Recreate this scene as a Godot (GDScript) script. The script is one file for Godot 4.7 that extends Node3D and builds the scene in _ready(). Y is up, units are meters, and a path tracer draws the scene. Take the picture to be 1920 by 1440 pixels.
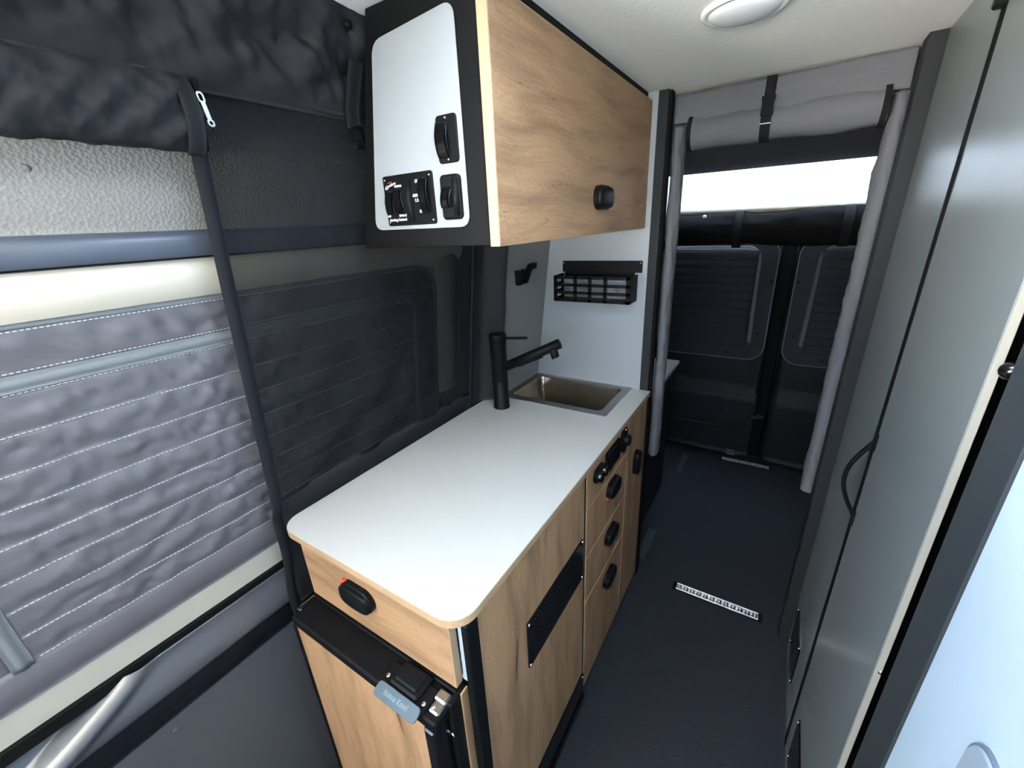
extends Node3D

var M := {}
var used := {}
var grain := 0          # 0: texture runs along the horizontal of a face, 1: along its vertical
var wr := FastNoiseLite.new()

# ------------------------------------------------------------------ geometry helpers
func S(smooth := false) -> SurfaceTool:
	var st := SurfaceTool.new()
	st.begin(Mesh.PRIMITIVE_TRIANGLES)
	st.set_smooth_group(0 if smooth else -1)
	return st

func t3(st: SurfaceTool, a: Vector3, b: Vector3, c: Vector3) -> void:
	var n := (c - a).cross(b - a).abs()
	for p: Vector3 in [a, b, c]:
		var uv := Vector2(p.x, p.y)
		if n.x >= n.y and n.x >= n.z: uv = Vector2(p.z, p.y)
		elif n.y >= n.z: uv = Vector2(p.x, p.z) if grain == 0 else Vector2(p.z, p.x)
		if grain == 1 and not (n.y > n.x and n.y >= n.z): uv = Vector2(uv.y, uv.x)
		st.set_uv(uv)
		st.add_vertex(p)

func fo(st: SurfaceTool, pts: Array, out: Vector3, xf := Transform3D.IDENTITY) -> void:
	# a convex face turned so that it looks along out
	var a: Vector3 = pts[0]
	var b: Vector3 = pts[1]
	var c: Vector3 = pts[2]
	var flip := (c - a).cross(b - a).dot(out) < 0.0
	for i in range(1, pts.size() - 1):
		if flip: t3(st, xf * a, xf * (pts[i + 1] as Vector3), xf * (pts[i] as Vector3))
		else: t3(st, xf * a, xf * (pts[i] as Vector3), xf * (pts[i + 1] as Vector3))

func bx(st: SurfaceTool, lo: Vector3, hi: Vector3, b := 0.0015, xf := Transform3D.IDENTITY) -> void:
	var c := (lo + hi) * 0.5
	var h := (hi - lo).abs() * 0.5
	b = minf(b, minf(h.x, minf(h.y, h.z)) * 0.9)
	var v := func(ax: int, s: Vector3) -> Vector3:
		var k := Vector3(h.x - b, h.y - b, h.z - b)
		k[ax] = h[ax]
		return c + k * s
	for ax in 3:
		var u := (ax + 1) % 3
		var w := (ax + 2) % 3
		for s in [-1.0, 1.0]:
			var q := []
			for k in [[-1.0, -1.0], [1.0, -1.0], [1.0, 1.0], [-1.0, 1.0]]:
				var sg := Vector3.ZERO
				sg[ax] = s; sg[u] = k[0]; sg[w] = k[1]
				q.append(v.call(ax, sg))
			var o := Vector3.ZERO
			o[ax] = s
			fo(st, q, o, xf)
		for s in [-1.0, 1.0]:
			for s2 in [-1.0, 1.0]:
				var e0 := Vector3.ZERO
				e0[u] = s; e0[w] = s2; e0[ax] = -1.0
				var e1 := e0
				e1[ax] = 1.0
				var o := Vector3.ZERO
				o[u] = s; o[w] = s2
				fo(st, [v.call(u, e0), v.call(u, e1), v.call(w, e1), v.call(w, e0)], o, xf)
	for sx in [-1.0, 1.0]:
		for sy in [-1.0, 1.0]:
			for sz in [-1.0, 1.0]:
				var s := Vector3(sx, sy, sz)
				fo(st, [v.call(0, s), v.call(1, s), v.call(2, s)], s, xf)

func box(lo: Vector3, hi: Vector3, b := 0.0015) -> SurfaceTool:
	var st := S()
	bx(st, lo, hi, b)
	return st

func sheet(st: SurfaceTool, nu: int, nv: int, f: Callable, th := 0.0) -> void:
	var g := []
	for j in nv + 1:
		var row := PackedVector3Array()
		for i in nu + 1: row.append(f.call(float(i) / nu, float(j) / nv))
		g.append(row)
	var back := []
	if th > 0.0:
		for j in nv + 1:
			var row := PackedVector3Array()
			for i in nu + 1:
				var du: Vector3 = g[j][mini(i + 1, nu)] - g[j][maxi(i - 1, 0)]
				var dv: Vector3 = g[mini(j + 1, nv)][i] - g[maxi(j - 1, 0)][i]
				row.append(g[j][i] - du.cross(dv).normalized() * th)
			back.append(row)
	for j in nv:
		for i in nu:
			t3(st, g[j][i], g[j + 1][i + 1], g[j][i + 1]); t3(st, g[j][i], g[j + 1][i], g[j + 1][i + 1])
			if th > 0.0:
				t3(st, back[j][i], back[j][i + 1], back[j + 1][i + 1]); t3(st, back[j][i], back[j + 1][i + 1], back[j + 1][i])
	if th > 0.0:
		for i in nu:
			for j: int in [0, nv]:
				t3(st, g[j][i], g[j][i + 1], back[j][i + 1]); t3(st, g[j][i], back[j][i + 1], back[j][i])
		for j in nv:
			for i: int in [0, nu]:
				t3(st, g[j][i], back[j][i], back[j + 1][i]); t3(st, g[j][i], back[j + 1][i], g[j + 1][i])

func prism(st: SurfaceTool, poly: PackedVector2Array, xf: Transform3D, d: float, b := 0.0) -> void:
	# polygon in xy, pushed along +z by d; b rounds the front rim
	var idx := Geometry2D.triangulate_polygon(poly)
	var fr := poly
	if b > 0.0:
		var cen := Vector2.ZERO
		for p in poly: cen += p
		cen /= poly.size()
		fr = PackedVector2Array()
		var n0 := poly.size()
		for i in n0:
			var e0 := (poly[i] - poly[(i + n0 - 1) % n0]).normalized()
			var e1 := (poly[(i + 1) % n0] - poly[i]).normalized()
			var nn := Vector2(-e0.y - e1.y, e0.x + e1.x)
			if nn.length() < 1e-6: nn = cen - poly[i]
			nn = nn.normalized()
			if nn.dot(cen - poly[i]) < 0.0 and Geometry2D.is_point_in_polygon(poly[i] - nn * b * 0.5, poly): nn = -nn
			fr.append(poly[i] + nn * b)
	for k in range(0, idx.size(), 3):
		fo(st, [v3(poly[idx[k]], 0), v3(poly[idx[k + 1]], 0), v3(poly[idx[k + 2]], 0)], Vector3.BACK * -1.0, xf)
		fo(st, [v3(fr[idx[k]], d), v3(fr[idx[k + 1]], d), v3(fr[idx[k + 2]], d)], Vector3.BACK, xf)
	var n := poly.size()
	var cw := Geometry2D.is_polygon_clockwise(poly)
	for i in n:
		var p := poly[i]
		var q := poly[(i + 1) % n]
		var e := q - p
		var o := Vector3(e.y, -e.x, 0) * (-1.0 if cw else 1.0)
		var dd := d - b
		fo(st, [v3(p, 0), v3(q, 0), v3(q, dd), v3(p, dd)], o, xf)
		if b > 0.0: fo(st, [v3(p, dd), v3(q, dd), v3(fr[(i + 1) % n], d), v3(fr[i], d)], o.normalized() + Vector3.BACK, xf)

func v3(p: Vector2, z: float) -> Vector3: return Vector3(p.x, p.y, z)

func ring(st: SurfaceTool, outer: PackedVector2Array, inner: PackedVector2Array, xf: Transform3D, d: float) -> void:
	var n := outer.size()
	for i in n:
		var j := (i + 1) % n
		var e := outer[j] - outer[i]
		var o := Vector3(e.y, -e.x, 0)
		fo(st, [v3(outer[i], d), v3(outer[j], d), v3(inner[j], d), v3(inner[i], d)], Vector3.BACK, xf)
		fo(st, [v3(outer[i], 0), v3(outer[j], 0), v3(inner[j], 0), v3(inner[i], 0)], -Vector3.BACK, xf)
		fo(st, [v3(outer[i], 0), v3(outer[j], 0), v3(outer[j], d), v3(outer[i], d)], o, xf)
		fo(st, [v3(inner[i], 0), v3(inner[j], 0), v3(inner[j], d), v3(inner[i], d)], -o, xf)

func rrect(w: float, h: float, r: float, seg := 4) -> PackedVector2Array:
	var o := PackedVector2Array()
	for k in 4:
		var c := Vector2((w / 2 - r) * (1 if k in [0, 3] else -1), (h / 2 - r) * (1 if k < 2 else -1))
		for i in seg + 1:
			var a := PI / 2 * k + PI / 2 * i / seg
			o.append(c + Vector2(cos(a), sin(a)) * r)
	return o

func round_poly(pts: Array, r: float, seg := 4) -> PackedVector2Array:
	var o := PackedVector2Array()
	var n := pts.size()
	for i in n:
		var p: Vector2 = pts[i]
		var a: Vector2 = p + ((pts[(i + n - 1) % n] as Vector2) - p).normalized() * r
		var b: Vector2 = p + ((pts[(i + 1) % n] as Vector2) - p).normalized() * r
		for k in seg + 1:
			var t := float(k) / seg
			o.append(a.lerp(p, t).lerp(p.lerp(b, t), t))
	return o

func lathe(st: SurfaceTool, prof: Array, xf := Transform3D.IDENTITY, seg := 24) -> void:
	for i in prof.size() - 1:
		var p: Vector2 = prof[i]
		var q: Vector2 = prof[i + 1]
		for k in seg:
			var a := TAU * k / seg
			var b := TAU * (k + 1) / seg
			var pa := xf * Vector3(p.x * cos(a), p.y, p.x * sin(a))
			var pb := xf * Vector3(p.x * cos(b), p.y, p.x * sin(b))
			var qa := xf * Vector3(q.x * cos(a), q.y, q.x * sin(a))
			var qb := xf * Vector3(q.x * cos(b), q.y, q.x * sin(b))
			if q.x > 1e-6: t3(st, pa, qb, qa)
			if p.x > 1e-6: t3(st, pa, pb, qb)

func tube(st: SurfaceTool, path: Array, r: float, seg := 10, flat := 1.0) -> void:
	var rings := []
	var n := path.size()
	var side := Vector3.ZERO
	for i in n:
		var d: Vector3 = ((path[mini(i + 1, n - 1)] as Vector3) - (path[maxi(i - 1, 0)] as Vector3)).normalized()
		if i == 0: side = d.cross(Vector3.UP if absf(d.y) < 0.9 else Vector3.RIGHT).normalized()
		side = (side - d * side.dot(d)).normalized()
		var up := d.cross(side)
		var rr := PackedVector3Array()
		for k in seg: rr.append((path[i] as Vector3) + (side * cos(TAU * k / seg) * flat + up * sin(TAU * k / seg)) * r)
		rings.append(rr)
	for i in n - 1:
		for k in seg:
			var k2 := (k + 1) % seg
			t3(st, rings[i][k], rings[i + 1][k2], rings[i + 1][k]); t3(st, rings[i][k], rings[i][k2], rings[i + 1][k2])
	for k in seg:
		var k2 := (k + 1) % seg
		t3(st, path[0], rings[0][k2], rings[0][k]); t3(st, path[n - 1], rings[n - 1][k], rings[n - 1][k2])

func at(p: Vector3, x := Vector3.RIGHT, y := Vector3.UP) -> Transform3D:
	# local z = x cross y
	return Transform3D(Basis(x.normalized(), y.normalized(), x.cross(y).normalized()), p)

func fx(x: float, y: float, z: float) -> Transform3D: return at(Vector3(x, y, z), Vector3(0, 0, -1), Vector3.UP)       # faces +x
func fnx(x: float, y: float, z: float) -> Transform3D: return at(Vector3(x, y, z), Vector3(0, 0, 1), Vector3.UP)       # faces -x
func fz(x: float, y: float, z: float) -> Transform3D: return at(Vector3(x, y, z))                                      # faces +z

# ------------------------------------------------------------------ scene helpers
func numbered(n: String) -> String:
	if not used.has(n):
		used[n] = 0
		return n
	used[n] += 1
	return "%s_%03d" % [n, used[n]]

func mesh_of(st: SurfaceTool) -> ArrayMesh:
	st.generate_normals()
	st.generate_tangents()
	return st.commit()

func mi(called: String, mesh: Mesh, mat: Material) -> MeshInstance3D:
	var o := MeshInstance3D.new()
	o.name = called
	o.mesh = mesh
	o.material_override = mat
	return o

func thing(called: String, label: String, category: String, base: Vector3, group := "") -> Node3D:
	var o := Node3D.new()
	o.name = numbered(called)
	add_child(o)
	o.position = base
	o.set_meta("label", label)
	o.set_meta("category", category)
	if group: o.set_meta("group", group)
	return o

func struct(called: String) -> Node3D:
	var o := Node3D.new()
	o.name = called
	add_child(o)
	o.set_meta("kind", "structure")
	return o

func wpos(o: Node3D) -> Vector3:
	var p := Vector3.ZERO
	var n: Node = o
	while n is Node3D and n != self:
		p += (n as Node3D).position
		n = n.get_parent()
	return p

func part(parent: Node3D, called: String, st: SurfaceTool, mat: Material, label := "") -> MeshInstance3D:
	var o := mi(called, mesh_of(st), mat)
	o.position = -wpos(parent)
	parent.add_child(o, true)
	if label: o.set_meta("label", label)
	return o

func put(parent: Node3D, called: String, mesh: Mesh, mat: Material, xf: Transform3D) -> MeshInstance3D:
	var o := mi(called, mesh, mat)
	o.transform = Transform3D(xf.basis, xf.origin - wpos(parent))
	parent.add_child(o, true)
	return o

func solid(called: String, st: SurfaceTool, mat: Material) -> MeshInstance3D:
	var o := mi(called, mesh_of(st), mat)
	add_child(o)
	o.set_meta("kind", "structure")
	return o

func text(parent: Node3D, called: String, words: String, h: float, xf: Transform3D, mat: Material, face := "Droid Sans", bold := true) -> void:
	var f := SystemFont.new()
	f.font_names = PackedStringArray([face])
	if bold: f.font_weight = 700
	var t := TextMesh.new()
	t.font = f
	t.text = words
	t.font_size = 48
	t.pixel_size = h / 36.0
	t.depth = 0.0004
	t.curve_step = 2.0
	put(parent, called, t, mat, xf)

# ------------------------------------------------------------------ materials
func mat(c: Color, rough := 0.6, metal := 0.0) -> StandardMaterial3D:
	var m := StandardMaterial3D.new()
	m.albedo_color = c
	m.roughness = rough
	m.metallic = metal
	return m

func rgb(r: int, g: int, b: int) -> Color: return Color(r / 255.0, g / 255.0, b / 255.0)

func noise(seed_: int, freq: float, oct := 3, type := FastNoiseLite.TYPE_SIMPLEX_SMOOTH) -> FastNoiseLite:
	var n := FastNoiseLite.new()
	n.seed = seed_
	n.frequency = freq
	n.noise_type = type
	n.fractal_octaves = oct
	return n

func bumpy(m: StandardMaterial3D, seed_: int, freq: float, strength: float, metres: float, type := FastNoiseLite.TYPE_SIMPLEX_SMOOTH, oct := 3) -> StandardMaterial3D:
	var img := noise(seed_, freq, oct, type).get_seamless_image(256, 256)
	img.convert(Image.FORMAT_RGBA8)
	img.bump_map_to_normal_map(strength)
	m.normal_enabled = true
	m.normal_texture = ImageTexture.create_from_image(img)
	m.uv1_scale = Vector3(1, 1, 1) / metres
	return m

func speckle(m: StandardMaterial3D, a: Color, b: Color, seed_: int, freq: float, metres: float, oct := 4) -> StandardMaterial3D:
	var src := noise(seed_, freq, oct).get_seamless_image(256, 256)
	var img := Image.create_empty(256, 256, false, Image.FORMAT_RGB8)
	for y in 256:
		for x in 256: img.set_pixel(x, y, a.lerp(b, smoothstep(0.25, 0.75, src.get_pixel(x, y).r)))
	m.albedo_color = Color.WHITE
	m.albedo_texture = ImageTexture.create_from_image(img)
	m.uv1_scale = Vector3(1, 1, 1) / metres
	return m

func wood(seed_: int, pale: Color, dark: Color) -> StandardMaterial3D:
	var w := 2048
	var h := 512
	var img := Image.create_empty(w, h, false, Image.FORMAT_RGB8)
	var broad := noise(seed_, 1.0, 3)
	var fine := noise(seed_ + 1, 1.0, 3)
	var crack := noise(seed_ + 2, 1.0, 2)
	var warp := noise(seed_ + 3, 1.0, 2)
	var half := h / 2
	for y in half:
		for x in w:
			var wy := (y + 8.0 * warp.get_noise_2d(x * 0.0024, y * 0.005)) * 1.8
			var s := 0.5 + 0.5 * broad.get_noise_2d(x * 0.0022, wy * 0.016)
			var t := fine.get_noise_2d(x * 0.007, wy * 0.20)
			var p := fine.get_noise_2d(x * 0.045 + 500.0, wy * 0.4)
			var c := pale.lerp(dark, clampf(smoothstep(0.30, 0.95, s) * 0.6 + t * 0.28 + maxf(p - 0.1, 0.0) * 0.55, 0.0, 1.0))
			var k := absf(crack.get_noise_2d(x * 0.0011, wy * 0.014))
			var gate := smoothstep(0.10, 0.40, broad.get_noise_2d(x * 0.005 + 300.0, wy * 0.010 + 90.0))
			c = c.lerp(dark * 0.6, gate * (1.0 - smoothstep(0.0, 0.010, k)) * 0.75)
			img.set_pixel(x, y, c)
			img.set_pixel(x, h - 1 - y, c)
	var m := mat(Color.WHITE, 0.5)
	m.albedo_texture = ImageTexture.create_from_image(img)
	m.uv1_scale = Vector3(1 / 2.0, 1 / 0.9, 1)
	return m

func materials() -> void:
	M.wood = wood(11, rgb(166, 131, 97), rgb(112, 85, 63))
	M.edge = mat(rgb(166, 138, 107), 0.5)
	M.worktop = bumpy(mat(rgb(178, 178, 174), 0.45), 3, 0.2, 0.25, 0.03)
	M.black = bumpy(mat(rgb(15, 15, 16), 0.5), 5, 0.12, 1.2, 0.06)
	M.gloss_black = mat(rgb(12, 12, 13), 0.15)
	M.plastic = mat(rgb(16, 17, 18), 0.42)
	M.rubber = mat(rgb(14, 14, 15), 0.7)
	M.grey_panel = bumpy(mat(rgb(112, 118, 118), 0.26), 6, 0.09, 0.12, 0.08)
	M.side_grey = bumpy(mat(rgb(128, 127, 126), 0.5), 16, 0.09, 0.5, 0.08)
	M.white = mat(rgb(138, 143, 147), 0.5)
	M.bright = mat(rgb(176, 194, 207), 0.45)
	M.header = mat(rgb(244, 243, 240), 0.5)
	M.pale_edge = mat(rgb(140, 136, 126), 0.5)
	M.charcoal = mat(rgb(50, 55, 58), 0.55)
	M.ceiling = bumpy(mat(rgb(245, 245, 239), 0.85), 7, 0.05, 0.35, 0.25)
	M.carpet = bumpy(speckle(mat(Color.WHITE, 1.0), rgb(33, 34, 38), rgb(57, 60, 66), 8, 0.16, 0.12), 9, 0.2, 4.0, 0.12)
	M.dark_carpet = bumpy(speckle(mat(Color.WHITE, 1.0), rgb(78, 76, 79), rgb(112, 110, 114), 18, 0.16, 0.12), 9, 0.2, 4.0, 0.12)
	M.blind = bumpy(mat(rgb(24, 23, 23), 0.8), 15, 0.25, 2.0, 0.02)
	M.dark_plastic = bumpy(mat(rgb(22, 25, 31), 0.5), 10, 0.15, 1.5, 0.05)
	M.hammered = bumpy(mat(rgb(122, 121, 118), 0.6), 12, 0.075, 3.5, 0.09, FastNoiseLite.TYPE_CELLULAR, 1)
	M.trim_blue = mat(rgb(70, 77, 91), 0.35)
	M.cream = mat(rgb(184, 180, 167), 0.25)
	M.cream.clearcoat_enabled = true
	M.cream.clearcoat = 0.6
	M.quilt = bumpy(mat(rgb(93, 91, 96), 0.48), 13, 0.2, 0.8, 0.03)
	M.quilt.rim_enabled = true
	M.quilt.rim = 0.4
	M.zip_tape = bumpy(mat(rgb(112, 117, 121), 0.6), 14, 0.2, 2.0, 0.02)
	M.thread = mat(rgb(190, 193, 195), 0.7)
	M.dark_thread = mat(rgb(96, 96, 102), 0.8)
	M.black_fabric = bumpy(mat(rgb(46, 46, 49), 0.6), 15, 0.25, 2.0, 0.02)
	M.net = mat(Color(30 / 255.0, 31 / 255.0, 34 / 255.0, 0.80), 0.7)
	M.net.transparency = BaseMaterial3D.TRANSPARENCY_ALPHA
	M.net.cull_mode = BaseMaterial3D.CULL_DISABLED
	M.hem = bumpy(mat(rgb(36, 37, 41), 0.7), 15, 0.25, 2.0, 0.02)
	M.webbing = bumpy(mat(rgb(34, 34, 36), 0.7), 19, 0.3, 3.0, 0.015)
	M.curtain = bumpy(mat(rgb(98, 98, 102), 0.75), 20, 0.22, 1.6, 0.03)
	M.post = bumpy(mat(rgb(40, 41, 43), 0.5), 21, 0.2, 1.0, 0.05)
	M.dark_quilt = bumpy(mat(rgb(58, 58, 63), 0.7), 22, 0.2, 1.5, 0.04)
	M.piping = mat(rgb(98, 100, 104), 0.7)
	M.bowl = bumpy(mat(rgb(146, 137, 124), 0.24, 1.0), 26, 0.02, 0.8, 0.2)
	M.steel = bumpy(mat(rgb(158, 156, 152), 0.28, 1.0), 23, 0.02, 0.6, 0.2)
	M.chrome = mat(rgb(225, 225, 228), 0.14, 1.0)
	M.alu = mat(rgb(165, 165, 163), 0.28, 1.0)
	M.mould = mat(rgb(74, 76, 82), 0.16)
	M.mould.clearcoat_enabled = true
	M.mould.clearcoat = 0.7
	M.door_grey = bumpy(mat(rgb(76, 78, 82), 0.6), 24, 0.15, 1.2, 0.05)
	M.print = mat(rgb(236, 240, 242), 0.6)
	M.print_red = mat(rgb(190, 60, 50), 0.6)
	M.red = mat(rgb(205, 70, 45), 0.5)
	M.plate_blue = mat(rgb(66, 81, 90), 0.35)
	M.plate_text = mat(rgb(98, 116, 124), 0.5)
	M.lens = mat(rgb(236, 240, 242), 0.3)
	M.bench = mat(rgb(104, 101, 93), 0.6)
	M.cab = mat(rgb(96, 96, 98), 0.8)
	for k: String in ["black", "plastic", "charcoal", "post", "rubber"]:
		M[k].metallic_specular = 0.22
	M.dark_plastic.metallic_specular = 0.35
	for k: String in ["blind", "black_fabric", "net", "hem", "webbing", "carpet", "dark_carpet", "dark_quilt", "curtain"]: M[k].metallic_specular = 0.1

# ------------------------------------------------------------------ places
const DX := -0.955
func dp(z: float, y: float, off := 0.0) -> Vector3: return Vector3(DX + 0.13 * (y - 0.9) + off, y, z)      # on the sliding door
func npx(y: float) -> float:                                                                               # the screen's own slope
	if y < 1.42: return -0.878 + 0.13 * (y - 0.9)
	if y < 1.72: return -0.8104 + 0.15 * (y - 1.42)
	return -0.7654 + 0.55 * (y - 1.72)

var knob_body: ArrayMesh
var knob_face: ArrayMesh

func knob(parent: Node3D, xf: Transform3D) -> Node3D:
	# a push knob: an oval body, a raised face with a thicker lip
	var k := put(parent, "knob", knob_body, M.plastic, xf)
	var f := mi("push_face", knob_face, M.plastic)
	k.add_child(f, true)
	return k

func panel(parent: Node3D, called: String, lo: Vector3, hi: Vector3, out: Vector3, g := 1) -> MeshInstance3D:
	# a board: pale edge band all round, wood decor on the face that looks along out
	grain = g
	var core := part(parent, called, box(lo, hi, 0.001), M.edge)
	var l := lo + Vector3.ONE * 0.0025
	var h := hi - Vector3.ONE * 0.0025
	var ax := out.abs().max_axis_index()
	if out[ax] > 0.0:
		l[ax] = hi[ax] - 0.001
		h[ax] = hi[ax] + 0.0006
	else:
		l[ax] = lo[ax] - 0.0006
		h[ax] = lo[ax] + 0.001
	part(core, "wood_decor", box(l, h, 0.0004), M.wood)
	grain = 0
	return core

func screw(parent: Node3D, p: Vector3, out: Vector3, r := 0.0035, m: Material = null) -> void:
	var st := S(true)
	var side := Vector3.RIGHT if absf(out.x) < 0.8 else Vector3.BACK
	var xf := Transform3D(Basis(out.cross(side).normalized(), out, out.cross(side).normalized().cross(out)), p)
	lathe(st, [Vector2(r, -0.001), Vector2(r, 0.0008), Vector2(r * 0.7, 0.0018), Vector2(0, 0.0021)], xf, 10)
	part(parent, "screw", st, m if m else M.chrome)

func vent(parent: Node3D, xf: Transform3D, w: float, h: float, rows: int, cols: int) -> void:
	# a thin black plate with rows of punched, slightly raised holes and a screw in each corner
	var st := S()
	prism(st, rrect(w, h, 0.004), xf, 0.004, 0.001)
	var p := part(parent, "vent_plate", st, M.gloss_black)
	var hs := S()
	for r in rows:
		for c in cols:
			var x := -w / 2 + 0.014 + (w - 0.028) * (c + (0.5 if r % 2 else 0.0)) / (cols - 0.5)
			var y := -h / 2 + 0.014 + (h - 0.028) * r / (rows - 1.0)
			ring(hs, rrect(0.0046, 0.0046, 0.0022, 1), rrect(0.003, 0.003, 0.0014, 1), xf * Transform3D(Basis.IDENTITY, Vector3(x, y, 0.0039)), 0.0006)
	var hp := part(p, "perforations", hs, M.black)
	hp.set_meta("kind", "stuff")
	for sx in [-1, 1]:
		for sy in [-1, 1]:
			var q := xf * Vector3(sx * (w / 2 - 0.006), sy * (h / 2 - 0.006), 0.0045)
			screw(p, q, xf.basis.z, 0.0042)

func dashes(st: SurfaceTool, a: Vector3, b: Vector3, out: Vector3, step := 0.0085, w := 0.0014) -> void:
	var n := int(a.distance_to(b) / step)
	var d := (b - a).normalized()
	var up := out.cross(d).normalized()
	for i in n:
		var p := a.lerp(b, (i + 0.5) / n)
		bx(st, Vector3(-step * 0.36, -w / 2, -0.0006), Vector3(step * 0.36, w / 2, 0.0006), 0.0004, Transform3D(Basis(d, up, d.cross(up)), p))

# ------------------------------------------------------------------ the scene
func _ready() -> void:
	# camera
	var cam := Camera3D.new()
	cam.name = "camera"
	cam.transform = Transform3D(Basis(Vector3(0.84508, -0.04876, -0.53241), Vector3(-0.15281, 0.93226, -0.32792), Vector3(0.51234, 0.35848, 0.78039)).orthonormalized(), Vector3(0, 1.504, 0))
	cam.fov = 85.37
	cam.near = 0.01
	add_child(cam)
	# sky: the daylight that enters by the cab windows, the rear roof hatch and an added roof opening
	var env := Environment.new()
	var sky := Sky.new()
	var pm := ProceduralSkyMaterial.new()
	pm.sky_top_color = rgb(124, 137, 155)
	pm.sky_horizon_color = rgb(144, 153, 165)
	pm.ground_horizon_color = rgb(255, 253, 248)
	pm.ground_bottom_color = rgb(255, 252, 244)
	pm.sun_angle_max = 1.0
	sky.sky_material = pm
	env.background_mode = Environment.BG_SKY
	env.sky = sky
	env.background_energy_multiplier = 45.0
	env.ambient_light_source = Environment.AMBIENT_SOURCE_BG
	env.tonemap_mode = Environment.TONE_MAPPER_LINEAR
	env.tonemap_exposure = 1.85
	env.sdfgi_enabled = true
	env.ssao_enabled = true
	env.ssil_enabled = true
	var we := WorldEnvironment.new()
	we.name = "world_environment"
	we.environment = env
	add_child(we)

	wr.seed = 77
	wr.frequency = 1.0
	wr.fractal_octaves = 3
	materials()
	var kb := S()
	prism(kb, rrect(0.098, 0.055, 0.0272, 8), Transform3D.IDENTITY, 0.012, 0.002)
	knob_body = mesh_of(kb)
	var kf := S(true)
	sheet(kf, 24, 10, func(u: float, v: float) -> Vector3:
		var a := u * TAU
		var r := sin(v * PI / 2)
		var ex := 0.6
		return Vector3(signf(cos(a)) * pow(absf(cos(a)), ex) * 0.046 * r, signf(sin(a)) * pow(absf(sin(a)), ex) * 0.0245 * r, 0.011 + 0.012 * pow(cos(v * PI / 2), 0.35)))
	knob_face = mesh_of(kf)

	shell()
	sliding_door()
	window_cover()
	screen()
	counter()
	fridge()
	sink()
	faucet()
	overhead()
	partition_wall()
	wardrobe()
	curtains()
	rear()
	floor_things()
	ceiling_lamp()

func shell() -> void:
	var fl := S()
	bx(fl, Vector3(-0.90, -0.06, -2.95), Vector3(1.0, 0, 2.0), 0.0)
	bx(fl, Vector3(-1.08, -0.06, -2.95), Vector3(-0.90, 0, -1.16), 0.0)
	bx(fl, Vector3(-1.08, -0.06, 0.3), Vector3(-0.90, 0, 2.0), 0.0)
	bx(fl, Vector3(-1.08, -0.34, -1.2), Vector3(-0.86, -0.28, 0.34), 0.0)
	bx(fl, Vector3(-0.90, -0.28, -1.2), Vector3(-0.86, -0.06, 0.34), 0.0)
	bx(fl, Vector3(-1.08, -0.28, -1.2), Vector3(-0.90, -0.06, -1.16), 0.0)
	bx(fl, Vector3(-1.08, -0.28, 0.3), Vector3(-0.90, -0.06, 0.34), 0.0)
	solid("floor", fl, M.carpet)
	# ceiling with an unseen roof opening added to light the worktop
	var c := S()
	for b in [[-1.08, 1.0, -1.56, VZ0], [-1.08, VX0, VZ0, VZ1], [VX1, 1.0, VZ0, VZ1], [-1.08, 1.0, VZ1, 2.0]]:
		bx(c, Vector3(b[0], 1.85, b[2]), Vector3(b[1], 1.91, b[3]), 0.0)
	solid("ceiling", c, M.ceiling)
	# side wall with the passenger window, plain driver side, front wall with the windscreen opening; unseen openings sized to balance the light
	var w := S()
	bx(w, Vector3(-1.08, -0.28, -2.95), Vector3(-1.04, 1.91, WZ0), 0.0)
	bx(w, Vector3(-1.08, 0, WZ0), Vector3(-1.04, WY0, WZ1), 0.0)
	bx(w, Vector3(-1.08, WY1, WZ0), Vector3(-1.04, 1.91, WZ1), 0.0)
	bx(w, Vector3(-1.08, 0, WZ1), Vector3(-1.04, 1.91, 2.0), 0.0)
	solid("wall_left", w, M.cab)
	w = S()
	bx(w, Vector3(0.96, 0, -2.95), Vector3(1.0, 1.91, 2.0), 0.0)
	solid("wall_right", w, M.cab)
	w = S()
	bx(w, Vector3(-1.04, 0, 1.9), Vector3(0.96, FY0, 2.0), 0.0)
	bx(w, Vector3(-1.04, FY1, 1.9), Vector3(0.96, 1.85, 2.0), 0.0)
	bx(w, Vector3(-1.04, FY0, 1.9), Vector3(FX0, FY1, 2.0), 0.0)
	bx(w, Vector3(FX1, FY0, 1.9), Vector3(0.96, FY1, 2.0), 0.0)
	solid("wall_front", w, M.cab)

const WZ0 := 0.3
const WZ1 := 1.85
const WY0 := 1.12
const WY1 := 1.8
const FY0 := 1.2
const FY1 := 1.5
const FX0 := -0.5
const FX1 := 0.6
const VX0 := -0.3
const VX1 := 0.1
const VZ0 := -0.5
const VZ1 := -0.12

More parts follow.
